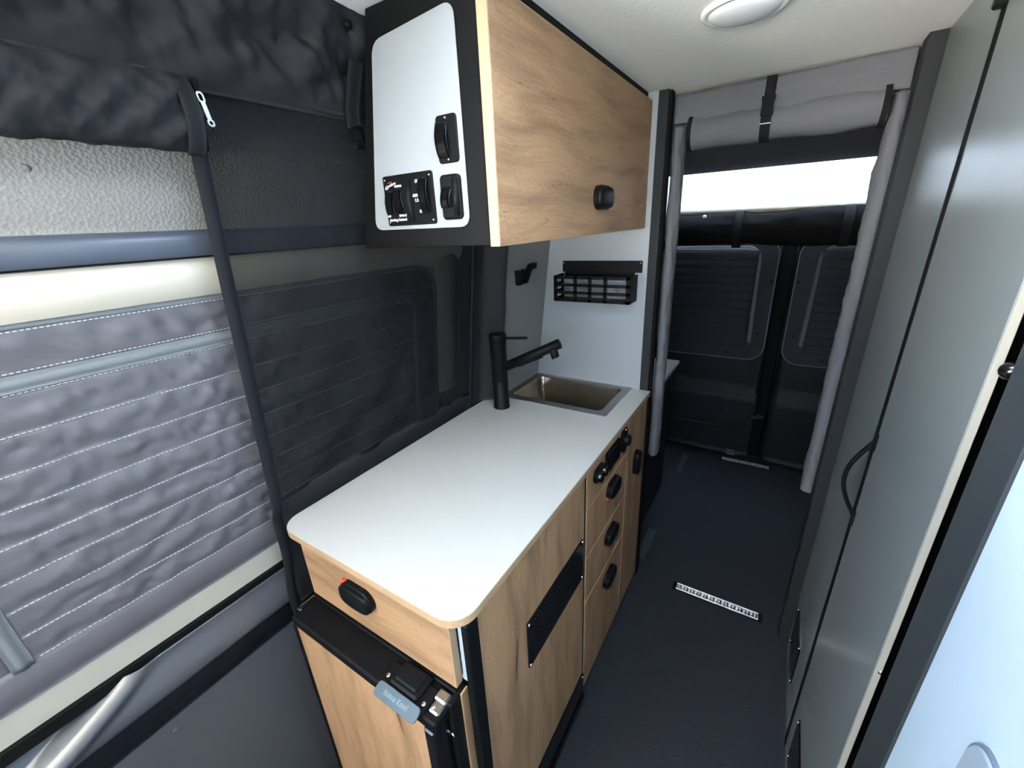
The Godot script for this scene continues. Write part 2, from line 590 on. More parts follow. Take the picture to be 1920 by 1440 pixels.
func sliding_door() -> void:
	var d := struct("door_1")
	var z0 := 0.3
	var z1 := -1.16
	# body metal
	var st := S()
	bx(st, Vector3(-0.035, -0.53, z1), Vector3(-0.006, 0.93, z0), 0.002, Transform3D(Basis(Vector3(1, 0, 0), Vector3(0.13, 1, 0), Vector3(0, 0, 1)), Vector3(DX + 0.0, 0.9, 0)))
	part(d, "body_metal", st, M.cream)
	# textured upper lining, rounded lower lip
	st = S(true)
	sheet(st, 2, 16, func(u: float, v: float) -> Vector3:
		var y := lerpf(1.82, 1.517, v)
		return dp(lerpf(z0, -1.07, u), y, 0.012 - 0.010 * pow(v, 14.0)), 0.01)
	part(d, "upper_lining", st, M.hammered, "pale grey hammered lining above the window")
	# raised window surround of body colour, with the gutter line
	st = S(true)
	sheet(st, 2, 20, func(u: float, v: float) -> Vector3:
		var y := lerpf(1.482, 1.402, v)
		return dp(lerpf(z0, -1.07, u), y, 0.002 + 0.016 * sin(PI * clampf(v * 1.15 - 0.06, 0, 1))), 0.006)
	part(d, "window_surround", st, M.cream)
	st = S(true)
	sheet(st, 10, 20, func(u: float, v: float) -> Vector3:
		var y := lerpf(1.43, 0.98, v)
		return dp(lerpf(-0.96, -1.07, u), y, 0.002 + 0.014 * sin(PI * u)), 0.006)
	part(d, "window_surround", st, M.cream)
	# blue-grey trim bar
	st = S(true)
	sheet(st, 2, 12, func(u: float, v: float) -> Vector3:
		var a := v * PI
		var y := 1.498 + cos(a) * 0.0175
		return dp(lerpf(z0, -1.07, u), y, 0.008 + 0.016 * pow(sin(a), 0.5)), 0.006)
	part(d, "trim_bar", st, M.trim_blue)
	st = S()
	bx(st, Vector3(0, -0.005, -1.07), Vector3(0.024, 0.004, z0), 0.002, Transform3D(Basis.IDENTITY, dp(0, 1.481, 0.0)))
	part(d, "rubber_seal", st, M.rubber)
	# painted sill and black groove
	st = S()
	bx(st, Vector3(0, -0.034, -1.07), Vector3(0.008, 0.034, z0), 0.003, Transform3D(Basis(Vector3(1, 0, 0), Vector3(0.13, 1, 0), Vector3(0, 0, 1)), dp(0, 0.767, 0.0)))
	part(d, "painted_sill", st, M.cream)
	st = S()
	bx(st, Vector3(0, -0.022, -1.07), Vector3(0.017, 0.006, z0), 0.002, Transform3D(Basis.IDENTITY, dp(0, 0.730, 0.0)))
	part(d, "groove", st, M.rubber)
	# glossy moulding with the pull scoop
	st = S(true)
	sheet(st, 420, 60, func(u: float, v: float) -> Vector3:
		var z := lerpf(z0, -1.07, u)
		var y := lerpf(0.722, 0.612, v)
		var off := 0.020 + 0.022 * smoothstep(0.0, 0.75, v) - 0.014 * smoothstep(0.78, 1.0, v)
		var s := clampf((z + 0.10) / 0.24, 0.0, 1.0)
		var lip := lerpf(-0.12, 0.80, s)
		var cut := smoothstep(0.0, 0.35, s) * (1.0 - smoothstep(lip - 0.22, lip, v))
		var roll := smoothstep(0.0, 0.3, s) * exp(-pow((v - lip - 0.08) / 0.13, 2.0))
		return dp(z, y, off - cut * 0.025 + roll * 0.012), 0.004)
	part(d, "pull_moulding", st, M.mould, "glossy grey moulding with a pull scoop")
	# recessed latch pocket in the scoop
	st = S(true)
	var o := dp(0.02, 0.690, 0.006)
	lathe(st, [Vector2(0.011, 0), Vector2(0.011, 0.006), Vector2(0.008, 0.007), Vector2(0.007, 0.002), Vector2(0, 0.002)], Transform3D(Basis(Vector3(0, -1, 0), Vector3(1, 0, 0), Vector3(0, 0, 1)), o), 14)
	part(d, "lock_pin", st, M.rubber)
	# dark band and lower lining
	st = S(true)
	sheet(st, 2, 12, func(u: float, v: float) -> Vector3:
		return dp(lerpf(z0, -1.07, u), lerpf(0.622, 0.522, v), 0.03 - 0.022 * smoothstep(0.2, 1.0, v)), 0.005)
	part(d, "dark_band", st, M.dark_plastic)
	st = S()
	bx(st, Vector3(0, -0.79, -1.07), Vector3(0.012, 0.0, z0 - 0.001), 0.004, Transform3D(Basis.IDENTITY, dp(0, 0.525, 0.0)))
	part(d, "lower_lining", st, M.door_grey, "plain grey lower lining")
	st = S(true)
	lathe(st, [Vector2(0.008, -0.002), Vector2(0.008, 0.001), Vector2(0.006, 0.003), Vector2(0, 0.0036)], Transform3D(Basis(Vector3(0, -1, 0), Vector3(1, 0, 0), Vector3(0, 0, 1)), dp(-0.074, 0.487, 0.0168)), 14)
	part(d, "fixing_button", st, M.door_grey)
	st = S(true)
	lathe(st, [Vector2(0.011, -0.002), Vector2(0.010, 0.006), Vector2(0.006, 0.010), Vector2(0, 0.011)], Transform3D(Basis(Vector3(0, -1, 0), Vector3(1, 0, 0), Vector3(0, 0, 1)), dp(-0.175, 1.603, 0.012)), 14)
	part(d, "cap", st, M.hammered)

func window_cover() -> void:
	var t := thing("window_cover", "grey quilted insulating cover with white stitching over the sliding door window", "window cover", dp(-0.4, 0.8, 0.006))
	var base := 0.010
	var zl := 0.26
	var zr := -0.96
	var puff := func(z: float, y: float) -> float:
		var n := wr.get_noise_2d(z * 11.0 + y * 3.0, y * 17.0)
		var n2 := wr.get_noise_2d(z * 34.0 + 40.0, y * 26.0)
		return 0.0085 * n + 0.0035 * n2
	var bandz0 := 0.045
	var bandz1 := -0.865
	# path of the zip tape: an arch round the quilted field
	var arch := []
	var ra := 0.055
	var y0 := 0.868
	var yt := 1.329
	for i in 9: arch.append(Vector2(bandz0, lerpf(y0, yt - ra, i / 8.0)))
	for i in range(1, 8):
		var a := PI / 2 * i / 8
		arch.append(Vector2(bandz0 - ra + ra * cos(a), yt - ra + ra * sin(a)))
	for i in 25: arch.append(Vector2(lerpf(bandz0 - ra, bandz1 + ra, i / 24.0), yt))
	for i in range(1, 8):
		var a := PI / 2 + PI / 2 * i / 8
		arch.append(Vector2(bandz1 + ra + ra * cos(a), yt - ra + ra * sin(a)))
	for i in 9: arch.append(Vector2(bandz1, lerpf(yt - ra, y0, i / 8.0)))
	# outer border: cloth between the arch and the outer edge
	var outer := []
	var ro := 0.09
	var ot := 1.409
	for p: Vector2 in arch:
		var q := p
		if p.y >= yt - 1e-4 and p.x <= bandz0 - ra + 1e-4 and p.x >= bandz1 + ra - 1e-4:
			var f := (p.x - (bandz0 - ra)) / ((bandz1 + ra) - (bandz0 - ra))
			q = Vector2(lerpf(zl - ro, zr + ro, f), ot)
		elif p.x > bandz0 - ra:
			if p.y <= yt - ra + 1e-4: q = Vector2(zl, lerpf(0.80, ot - ro, (p.y - y0) / (yt - ra - y0)))
			else: q = Vector2(zl - ro, ot - ro) + (p - Vector2(bandz0 - ra, yt - ra)) / ra * ro
		else:
			if p.y <= yt - ra + 1e-4: q = Vector2(zr, lerpf(0.80, ot - ro, (p.y - y0) / (yt - ra - y0)))
			else: q = Vector2(zr + ro, ot - ro) + (p - Vector2(bandz1 + ra, yt - ra)) / ra * ro
		outer.append(q)
	var pathpt := func(pts: Array, u: float) -> Vector2:
		var k := u * (pts.size() - 1)
		var i := mini(int(k), pts.size() - 2)
		return (pts[i] as Vector2).lerp(pts[i + 1], k - i)
	var st := S(true)
	sheet(st, 260, 10, func(u: float, v: float) -> Vector3:
		var p: Vector2 = (pathpt.call(arch, u) as Vector2).lerp(pathpt.call(outer, u), v)
		var e: float = sin(PI * v)
		return dp(p.x, p.y, base + 0.004 * e + 1.3 * e * (puff.call(p.x, p.y) as float)), 0.003)
	part(t, "border", st, M.quilt)
	# edge binding along the border
	st = S(true)
	sheet(st, 200, 2, func(u: float, v: float) -> Vector3:
		var p: Vector2 = pathpt.call(outer, u)
		var q: Vector2 = pathpt.call(arch, u)
		p += (p - q).normalized() * lerpf(-0.012, 0.002, v)
		return dp(p.x, p.y, base + 0.003), 0.004)
	part(t, "edge_binding", st, M.zip_tape)
	# the zip tape
	st = S(true)
	sheet(st, 200, 6, func(u: float, v: float) -> Vector3:
		var p: Vector2 = pathpt.call(arch, u)
		var e := 0.004
		var d: Vector2 = ((pathpt.call(arch, minf(u + e, 1.0)) as Vector2) - (pathpt.call(arch, maxf(u - e, 0.0)) as Vector2)).normalized()
		var n := Vector2(-d.y, d.x)
		p += n * lerpf(-0.013, 0.013, v)
		return dp(p.x, p.y, base + 0.004 + 0.0025 * cos((v - 0.5) * 9.0)), 0.002)
	part(t, "zip_tape", st, M.zip_tape)
	# quilted channels between the stitch lines
	var lines := [1.315, 1.257, 1.200, 1.145, 1.089, 1.033, 0.980, 0.927, 0.876]
	for i in lines.size() - 1:
		var ya: float = lines[i]
		var yb: float = lines[i + 1]
		st = S(true)
		sheet(st, 150, 9, func(u: float, v: float) -> Vector3:
			var z := lerpf(bandz0 - 0.01, bandz1 + 0.01, u)
			var y := lerpf(ya, yb, v)
			var cz := clampf(minf(bandz0 - z, z - bandz1) / 0.06, 0, 1)
			var e: float = sin(PI * v)
			return dp(z, y, base + 0.0005 + cz * (e * 0.0035 + lerpf(0.35, 1.0, e) * (puff.call(z, y) as float))), 0.003)
		part(t, "quilted_channel", st, M.quilt)
	st = S(true)
	sheet(st, 60, 6, func(u: float, v: float) -> Vector3:
		var z := lerpf(zl, zr, u)
		var y := lerpf(0.874, 0.800, v)
		return dp(z, y, base - 0.002 + 0.007 * sin(PI * v)), 0.003)
	part(t, "lower_hem", st, M.quilt)
	# white stitching
	for i in lines.size():
		st = S()
		var nd := 130
		for k in nd:
			var z := lerpf(bandz0 - 0.018, bandz1 + 0.018, (k + 0.5) / nd)
			var cz := clampf(minf(bandz0 - z, z - bandz1) / 0.06, 0, 1)
			bx(st, Vector3(-0.0007, -0.0006, -0.0026), Vector3(0.0007, 0.0006, 0.0026), 0.0004, Transform3D(Basis.IDENTITY, dp(z, lines[i], base + 0.0055 + cz * 0.35 * (puff.call(z, lines[i]) as float))))
		part(t, "stitching", st, M.thread)
	for y: float in [1.401, 1.3455]:
		st = S()
		dashes(st, dp(zl - 0.1, y, base + 0.0085), dp(zr + 0.1, y, base + 0.0085), Vector3.RIGHT, 0.0065)
		part(t, "stitching", st, M.thread)

func screen() -> void:
	var t := thing("insect_screen", "black net screen hanging behind the worktop, left half rolled up", "insect screen", Vector3(-0.87, 0.6, -0.7))
	var zl := -0.352
	var zr := -1.055
	var ytop := 1.725
	var ybot := 0.62
	var fold := func(z: float, y: float) -> float:
		return 0.010 * wr.get_noise_2d(z * 9.0 + y * 1.5, y * 2.0 + 7.0) * smoothstep(1.72, 1.6, y) + 0.006 * sin((z * 0.7 + y) * 38.0) * smoothstep(1.35, 1.05, y) * smoothstep(0.88, 0.95, y) * smoothstep(-1.05, -0.8, z)
	var st := S(true)
	sheet(st, 70, 70, func(u: float, v: float) -> Vector3:
		var z := lerpf(zl - 0.012, zr, u)
		var y := lerpf(ytop, 0.955, v)
		return Vector3(npx(y) + (fold.call(z, y) as float), y, z))
	part(t, "net", st, M.net, "see-through black net")
	# opaque lower hem, wider towards the cab, dropping behind the counter
	st = S(true)
	sheet(st, 70, 20, func(u: float, v: float) -> Vector3:
		var z := lerpf(zl - 0.012, zr, u)
		var y := lerpf(0.962, ybot, v)
		return Vector3(npx(y) + minf((fold.call(z, y) as float) * 0.7, 0.0) - 0.012 * smoothstep(0.95, 0.905, y), y, z), 0.0015)
	part(t, "lower_hem", st, M.black_fabric)
	# the near edge: a folded tape
	st = S(true)
	sheet(st, 6, 80, func(u: float, v: float) -> Vector3:
		var y := lerpf(ytop - 0.01, ybot - 0.03, v)
		var z := zl + lerpf(0.010, -0.012, u) + 0.004 * sin(y * 21.0) * smoothstep(1.0, 0.7, y)
		return Vector3(npx(y) + 0.004 + 0.004 * sin(u * PI) - 0.014 * smoothstep(0.95, 0.905, y), y, z), 0.002)
	part(t, "edge_tape", st, M.hem)
	# far border: opaque cloth up to the pillar
	st = S(true)
	sheet(st, 20, 50, func(u: float, v: float) -> Vector3:
		var z := lerpf(zr + 0.004, -1.168, u)
		var y := lerpf(1.465, 0.9045, v)
		return Vector3(npx(y) + 0.001 + 0.004 * wr.get_noise_2d(z * 12.0, y * 3.0) + 0.054 * smoothstep(0.45, 0.97, u), y, z), 0.0015)
	part(t, "far_border", st, M.black_fabric)
	st = S(true)
	sheet(st, 4, 60, func(u: float, v: float) -> Vector3:
		var y := lerpf(ytop, 0.906, v)
		return Vector3(npx(y) + 0.004 + 0.003 * sin(u * PI), y, zr + lerpf(0.012, -0.008, u)), 0.0015)
	part(t, "seam_tape", st, M.hem)
	# header cloth from the rail to the top seam, with soft creases
	st = S(true)
	sheet(st, 170, 30, func(u: float, v: float) -> Vector3:
		var z := lerpf(0.35, -0.80, u)
		var y := lerpf(1.868, 1.708, v)
		var e := sin(PI * clampf(v, 0, 1))
		var crease := 0.012 * wr.get_noise_2d(z * 7.0 + y * 9.0, y * 5.0 - z * 2.0 + 3.0) + 0.006 * wr.get_noise_2d(z * 22.0 - y * 12.0, y * 14.0)
		var belly := 0.018 * pow(sin(PI * clampf((v - 0.42) / 0.58, 0, 1)), 0.7) + 0.010 * pow(sin(PI * clampf(v / 0.44, 0, 1)), 0.7)
		var pull := 0.010 * exp(-pow((z + 0.655) / 0.02, 2.0)) * sin(y * 60.0)
		return Vector3(npx(y) + 0.006 + belly + crease * e * 2.4 + pull * e, y, z), 0.003)
	part(t, "header_cloth", st, M.black_fabric)
	# seam cord under the header
	st = S(true)
	var path := []
	for i in 40:
		var z := lerpf(0.3, -0.70, i / 39.0)
		path.append(Vector3(npx(1.716) + 0.012 + 0.002 * sin(i * 1.7), 1.718 - 0.004 * sin(i * 0.4), z))
	tube(st, path, 0.006, 8)
	part(t, "seam_cord", st, M.black_fabric)
	# the rolled flap
	st = S(true)
	sheet(st, 150, 40, func(u: float, v: float) -> Vector3:
		var z := lerpf(0.32, zl + 0.002, u)
		var a := lerpf(-0.35, 1.75, v) * PI
		var r := 0.052 + 0.003 * sin(z * 8.0)
		var cy := 1.669 + 0.006 * u
		var w := 0.008 * wr.get_noise_2d((z * 1.0 - sin(a) * 0.055) * 24.0, (sin(a) * 0.06 + z * 0.8) * 9.0 + 11.0) * (0.3 + absf(cos(a)))
		var tw := 0.006 * sin((z + 0.055 * sin(a)) * 120.0 + 2.0 * wr.get_noise_1d(z * 9.0)) * smoothstep(0.1, -0.34, z) * maxf(cos(a), 0.0)
		return Vector3(npx(1.66) + 0.008 + (r * 0.72 + w + tw) * cos(a), cy + (r + w) * sin(a), z))
	part(t, "rolled_flap", st, M.black_fabric, "rolled-up half of the screen")
	st = S(true)
	sheet(st, 4, 30, func(u: float, v: float) -> Vector3:
		var a := lerpf(-0.36, 0.55, v) * PI
		return Vector3(npx(1.66) + 0.008 + 0.0435 * cos(a), 1.669 + 0.056 * sin(a), zl + lerpf(0.026, 0.004, u)), 0.002)
	part(t, "flap_tape", st, M.hem)
	# zip with its metal puller
	st = S(true)
	path = []
	for i in 12: path.append(Vector3(npx(lerpf(1.715, 1.63, i / 11.0)) + 0.03 - 0.018 * i / 11.0, lerpf(1.715, 1.63, i / 11.0), zl - 0.004 - 0.006 * i / 11.0))
	tube(st, path, 0.004, 6)
	part(t, "zip", st, M.rubber)
	var pull := S()
	var xf := at(Vector3(npx(1.68) + 0.036, 1.6785, zl - 0.008), Vector3(0.25, 0, -1), Vector3(0.1, 1, 0.22))
	ring(pull, rrect(0.0085, 0.014, 0.004), rrect(0.0045, 0.009, 0.002), xf * Transform3D(Basis.IDENTITY, Vector3(0, 0.014, 0)), 0.0016)
	prism(pull, rrect(0.0055, 0.022, 0.002), xf * Transform3D(Basis.IDENTITY, Vector3(0, -0.002, 0)), 0.0016)
	ring(pull, rrect(0.0085, 0.010, 0.004), rrect(0.0045, 0.005, 0.002), xf * Transform3D(Basis.IDENTITY, Vector3(0, -0.017, 0)), 0.0016)
	part(t, "zip_puller", pull, M.steel)
	# strap and buckle near the overhead cabinet
	st = S(true)
	sheet(st, 3, 20, func(u: float, v: float) -> Vector3:
		var y := lerpf(1.786, 1.688, v)
		return Vector3(npx(y) + 0.034 - 0.006 * v, y, -0.612 - 0.012 * v + lerpf(0.015, -0.015, u)), 0.002)
	part(t, "strap", st, M.webbing)
	st = S()
	xf = at(Vector3(npx(1.675) + 0.03, 1.678, -0.628), Vector3(0.1, 0, -1), Vector3(-0.1, 1, 0))
	ring(st, rrect(0.027, 0.034, 0.004), rrect(0.016, 0.02, 0.003), xf, 0.005)
	bx(st, Vector3(-0.012, -0.026, 0), Vector3(0.012, -0.012, 0.007), 0.002, xf)
	part(t, "buckle", st, M.plastic)
	st = S(true)
	lathe(st, [Vector2(0.0075, 0), Vector2(0.0075, 0.003), Vector2(0.005, 0.006), Vector2(0, 0.007)], Transform3D(Basis(Vector3(0, -1, 0), Vector3(1, 0, 0), Vector3(0, 0, 1)), Vector3(npx(1.83) + 0.016, 1.832, -0.60)), 14)
	part(t, "snap_button", st, M.plastic)

func counter() -> void:
	# worktop: pale laminate on a board with a wooden edge, cut out for the sink
	var w := thing("worktop", "long pale grey laminate worktop with rounded corners and wood-coloured edge", "worktop", Vector3(-0.61, 0.88, -0.9))
	for lay in [[0.882, 0.8986, "board", M.edge, 0.0], [0.8982, 0.9, "laminate", M.worktop, 0.0006]]:
		var st := S()
		var e: float = lay[4]
		var near := round_poly([Vector2(-0.872 + e, 0.345 + e), Vector2(-0.354 - e, 0.345 + e), Vector2(-0.354 - e, 0.70), Vector2(-0.872 + e, 0.70)], 0.001, 1)
		near = PackedVector2Array()
		for k in 9:
			var a := PI - PI / 2 * k / 8.0
			near.append(Vector2(-0.872 + e + 0.045 + 0.045 * cos(a), 0.345 + e + 0.045 - 0.045 * sin(a)))
		for k in 9:
			var a := PI / 2 - PI / 2 * k / 8.0
			near.append(Vector2(-0.354 - e - 0.05 + 0.05 * cos(a), 0.345 + e + 0.05 - 0.05 * sin(a)))
		near.append(Vector2(-0.354 - e, 1.205))
		near.append(Vector2(-0.872 + e, 1.205))
		var xf := Transform3D(Basis(Vector3(1, 0, 0), Vector3(0, 0, -1), Vector3(0, 1, 0)), Vector3(0, lay[0], 0))
		prism(st, near, xf, (lay[1] as float) - (lay[0] as float))
		for b in [[-0.872, -0.82, 1.205, 1.471], [-0.44, -0.354, 1.205, 1.471], [-0.82, -0.44, 1.463, 1.471]]:
			bx(st, Vector3(b[0], lay[0], -(b[3] as float)), Vector3((b[1] as float) - (e if b[1] == -0.354 else 0.0), lay[1], -(b[2] as float)), 0.0)
		part(w, lay[2], st, lay[3])

	# cabinet next to the fridge: side panel with vents, drawer at the end
	var c := thing("kitchen_cabinet", "wood-decor cabinet under the near end of the worktop, black vent plate on its long side", "cabinet", Vector3(-0.6, 0, -0.62))
	var st := S()
	bx(st, Vector3(-0.372, 0.0, -0.40), Vector3(-0.357, 0.882, -0.366), 0.003)
	part(c, "corner_post", st, M.black)
	st = S()
	bx(st, Vector3(-0.86, 0.0, -0.892), Vector3(-0.376, 0.69, -0.40), 0.0)
	bx(st, Vector3(-0.86, 0.69, -0.892), Vector3(-0.845, 0.882, -0.40), 0.0)
	bx(st, Vector3(-0.845, 0.69, -0.892), Vector3(-0.376, 0.882, -0.80), 0.0)
	part(c, "carcass", st, M.black)
	panel(c, "side_panel", Vector3(-0.378, 0.012, -0.873), Vector3(-0.360, 0.881, -0.4), Vector3.RIGHT)
	part(c, "joint_profile", box(Vector3(-0.376, 0.012, -0.8905), Vector3(-0.3635, 0.881, -0.8745), 0.0005), M.black)
	vent(c, fx(-0.3592, 0.618, -0.706), 0.305, 0.138, 6, 24)
	st = S()
	bx(st, Vector3(-0.362, 0.002, -0.876), Vector3(-0.354, 0.128, -0.4), 0.002)
	bx(st, Vector3(-0.354, 0.002, -0.876), Vector3(-0.349, 0.03, -0.4), 0.002)
	var lv := part(c, "skirting", st, M.gloss_black)
	screw(lv, Vector3(-0.3535, 0.118, -0.866), Vector3.RIGHT, 0.004)
	var dr := panel(c, "drawer_front", Vector3(-0.84, 0.70, -0.383), Vector3(-0.398, 0.8795, -0.365), Vector3.BACK, 0)
	var k := knob(dr, fz(-0.645, 0.800, -0.3645))
	var rd := mi("lock_tab", mesh_of(box(Vector3(-0.046, 0.012, 0.0), Vector3(-0.03, 0.026, 0.010), 0.002)), M.red)
	k.add_child(rd, true)
	rd.set_meta("label", "orange-red lock tab")
	st = S()
	bx(st, Vector3(-0.835, 0.715, -0.79), Vector3(-0.824, 0.865, -0.384), 0.001)
	bx(st, Vector3(-0.396, 0.705, -0.79), Vector3(-0.3765, 0.865, -0.3835), 0.001)
	bx(st, Vector3(-0.835, 0.705, -0.79), Vector3(-0.378, 0.716, -0.384), 0.001)
	part(c, "drawer_box", st, M.bright)

	# drawer unit with sockets
	var d := thing("drawer_unit", "wood-decor drawer unit with three drawers below a row of power sockets", "drawer unit", Vector3(-0.6, 0, -1.07))
	part(d, "carcass", box(Vector3(-0.86, 0.0, -1.245), Vector3(-0.381, 0.70, -0.893), 0.0), M.black)
	var sp := panel(d, "socket_panel", Vector3(-0.38, 0.757, -1.243), Vector3(-0.362, 0.881, -0.893), Vector3.RIGHT)
	for r in [[0.585, 0.754], [0.412, 0.582], [0.03, 0.409]]:
		var f := panel(d, "drawer", Vector3(-0.38, r[0], -1.243), Vector3(-0.362, r[1], -0.893), Vector3.RIGHT)
		var ky: float = {0.585: 0.712, 0.412: 0.528, 0.03: 0.343}[r[0]]
		var kk := knob(f, fx(-0.3615, ky, -1.095))
		if r[0] == 0.585:
			var tab := mi("lock_tab", mesh_of(box(Vector3(-0.046, -0.026, 0.0), Vector3(-0.034, -0.014, 0.008), 0.002)), M.red)
			kk.add_child(tab, true)
	# round twin socket, square display, round switch
	st = S()
	prism(st, rrect(0.075, 0.046, 0.022, 6), fx(-0.3615, 0.833, -0.972), 0.010, 0.003)
	var s1 := part(sp, "twin_socket", st, M.plastic)
	for dz: float in [-0.018, 0.018]:
		st = S(true)
		lathe(st, [Vector2(0.015, 0), Vector2(0.015, 0.010), Vector2(0.013, 0.012), Vector2(0, 0.013)], Transform3D(Basis(Vector3(0, -1, 0), Vector3(1, 0, 0), Vector3(0, 0, 1)), Vector3(-0.3515, 0.833, -0.972 + dz)), 16)
		part(s1, "socket_cap", st, M.gloss_black)
	st = S()
	prism(st, rrect(0.118, 0.07, 0.006), fx(-0.3615, 0.828, -1.087), 0.008, 0.002)
	var s2 := part(sp, "display_plate", st, M.plastic)
	st = S()
	prism(st, rrect(0.07, 0.05, 0.003), fx(-0.3538, 0.828, -1.100), 0.0015)
	part(s2, "display_glass", st, M.gloss_black)
	st = S()
	prism(st, rrect(0.03, 0.05, 0.003), fx(-0.3538, 0.828, -1.046), 0.006, 0.001)
	part(s2, "rocker", st, M.gloss_black)
	st = S()
	prism(st, rrect(0.052, 0.09, 0.025, 8), fx(-0.3615, 0.832, -1.193), 0.008, 0.003)
	var s3 := part(sp, "battery_switch", st, M.plastic)
	st = S(true)
	lathe(st, [Vector2(0.019, 0), Vector2(0.019, 0.012), Vector2(0.016, 0.016), Vector2(0, 0.017)], Transform3D(Basis(Vector3(0, -1, 0), Vector3(1, 0, 0), Vector3(0, 0, 1)), Vector3(-0.3535, 0.832, -1.193)), 18)
	var dial := part(s3, "switch_dial", st, M.plastic)
	screw(s3, Vector3(-0.3533, 0.868, -1.193), Vector3.RIGHT, 0.004)

	# narrow cabinet at the far end
	var n := thing("narrow_cabinet", "tall narrow wood-decor cabinet door with one upright black knob at the aisle end", "cabinet", Vector3(-0.6, 0, -1.36))
	part(n, "carcass", box(Vector3(-0.86, 0.0, -1.469), Vector3(-0.381, 0.70, -1.247), 0.0), M.black)
	var nd := panel(n, "door", Vector3(-0.38, 0.03, -1.468), Vector3(-0.362, 0.881, -1.248), Vector3.RIGHT)
	knob(nd, at(Vector3(-0.3615, 0.662, -1.351), Vector3.UP, Vector3(0, 0, 1)))
	part(n, "plinth", box(Vector3(-0.40, 0.0, -1.468), Vector3(-0.368, 0.029, -1.248), 0.001), M.rubber)
	part(d, "plinth", box(Vector3(-0.381, 0.0, -1.245), Vector3(-0.368, 0.029, -0.893), 0.001), M.rubber)

func fridge() -> void:
	var t := thing("fridge", "small upright fridge with wood-decor door, black frame and latch plate under the end drawer", "fridge", Vector3(-0.62, 0, -0.34))
	var st := S()
	bx(st, Vector3(-0.845, 0.655, -0.385), Vector3(-0.40, 0.682, -0.303), 0.004)
	bx(st, Vector3(-0.845, 0.682, -0.372), Vector3(-0.40, 0.692, -0.362), 0.002)
	part(t, "top_frame", st, M.black)
	st = S()
	bx(st, Vector3(-0.43, 0.0, -0.37), Vector3(-0.405, 0.655, -0.300), 0.003)
	part(t, "side_frame", st, M.gloss_black)
	st = S()
	bx(st, Vector3(-0.405, 0.0, -0.385), Vector3(-0.393, 0.690, -0.34), 0.002)
	part(t, "door_jamb", st, M.black)
	st = S()
	bx(st, Vector3(-0.393, 0.0, -0.385), Vector3(-0.389, 0.688, -0.366), 0.0005)
	part(t, "edge_strip", st, M.edge)
	st = S()
	bx(st, Vector3(-0.847, 0.0, -0.37), Vector3(-0.836, 0.66, -0.302), 0.003)
	part(t, "side_frame", st, M.gloss_black)
	panel(t, "door_panel", Vector3(-0.836, 0.01, -0.37), Vector3(-0.43, 0.655, -0.306), Vector3.BACK)
	# hinge bracket at the back left
	st = S()
	bx(st, Vector3(-0.848, 0.682, -0.362), Vector3(-0.836, 0.686, -0.322), 0.001)
	bx(st, Vector3(-0.838, 0.682, -0.362), Vector3(-0.836, 0.697, -0.326), 0.0008)
	part(t, "hinge_bracket", st, M.steel)
	# latch
	var la := S()
	bx(la, Vector3(-0.548, 0.682, -0.352), Vector3(-0.43, 0.688, -0.304), 0.002)
	var lp := part(t, "latch_base", la, M.black)
	la = S()
	bx(la, Vector3(-0.524, 0.687, -0.362), Vector3(-0.452, 0.698, -0.312), 0.004)
	bx(la, Vector3(-0.516, 0.697, -0.356), Vector3(-0.460, 0.703, -0.320), 0.003)
	part(lp, "latch_cover", la, M.plastic)
	var tilt := at(Vector3(-0.486, 0.6885, -0.296), Vector3(1, 0, 0), Vector3(0, 0.42, -1))
	la = S()
	prism(la, rrect(0.108, 0.026, 0.008, 5), tilt, 0.004, 0.001)
	var pl := part(lp, "latch_plate", la, M.plate_blue, "blue-grey latch plate with raised lettering")
	text(pl, "lettering", "Nova Kool", 0.0095, tilt * Transform3D(Basis.IDENTITY, Vector3(-0.002, 0, 0.0041)), M.plate_text)
	screw(lp, Vector3(-0.537, 0.689, -0.322), Vector3.UP, 0.0048)
	screw(lp, Vector3(-0.440, 0.689, -0.318), Vector3.UP, 0.0048)
	# bright steel corner bracket
	st = S()
	bx(st, Vector3(-0.430, 0.682, -0.356), Vector3(-0.402, 0.694, -0.335), 0.003, Transform3D.IDENTITY)
	bx(st, Vector3(-0.428, 0.674, -0.338), Vector3(-0.404, 0.688, -0.316), 0.003, Transform3D.IDENTITY)
	var br := part(t, "corner_bracket", st, M.steel)
	screw(br, Vector3(-0.421, 0.689, -0.325), Vector3.UP, 0.0055, M.steel)
	screw(t, Vector3(-0.401, 0.60, -0.3395), Vector3.BACK, 0.006)

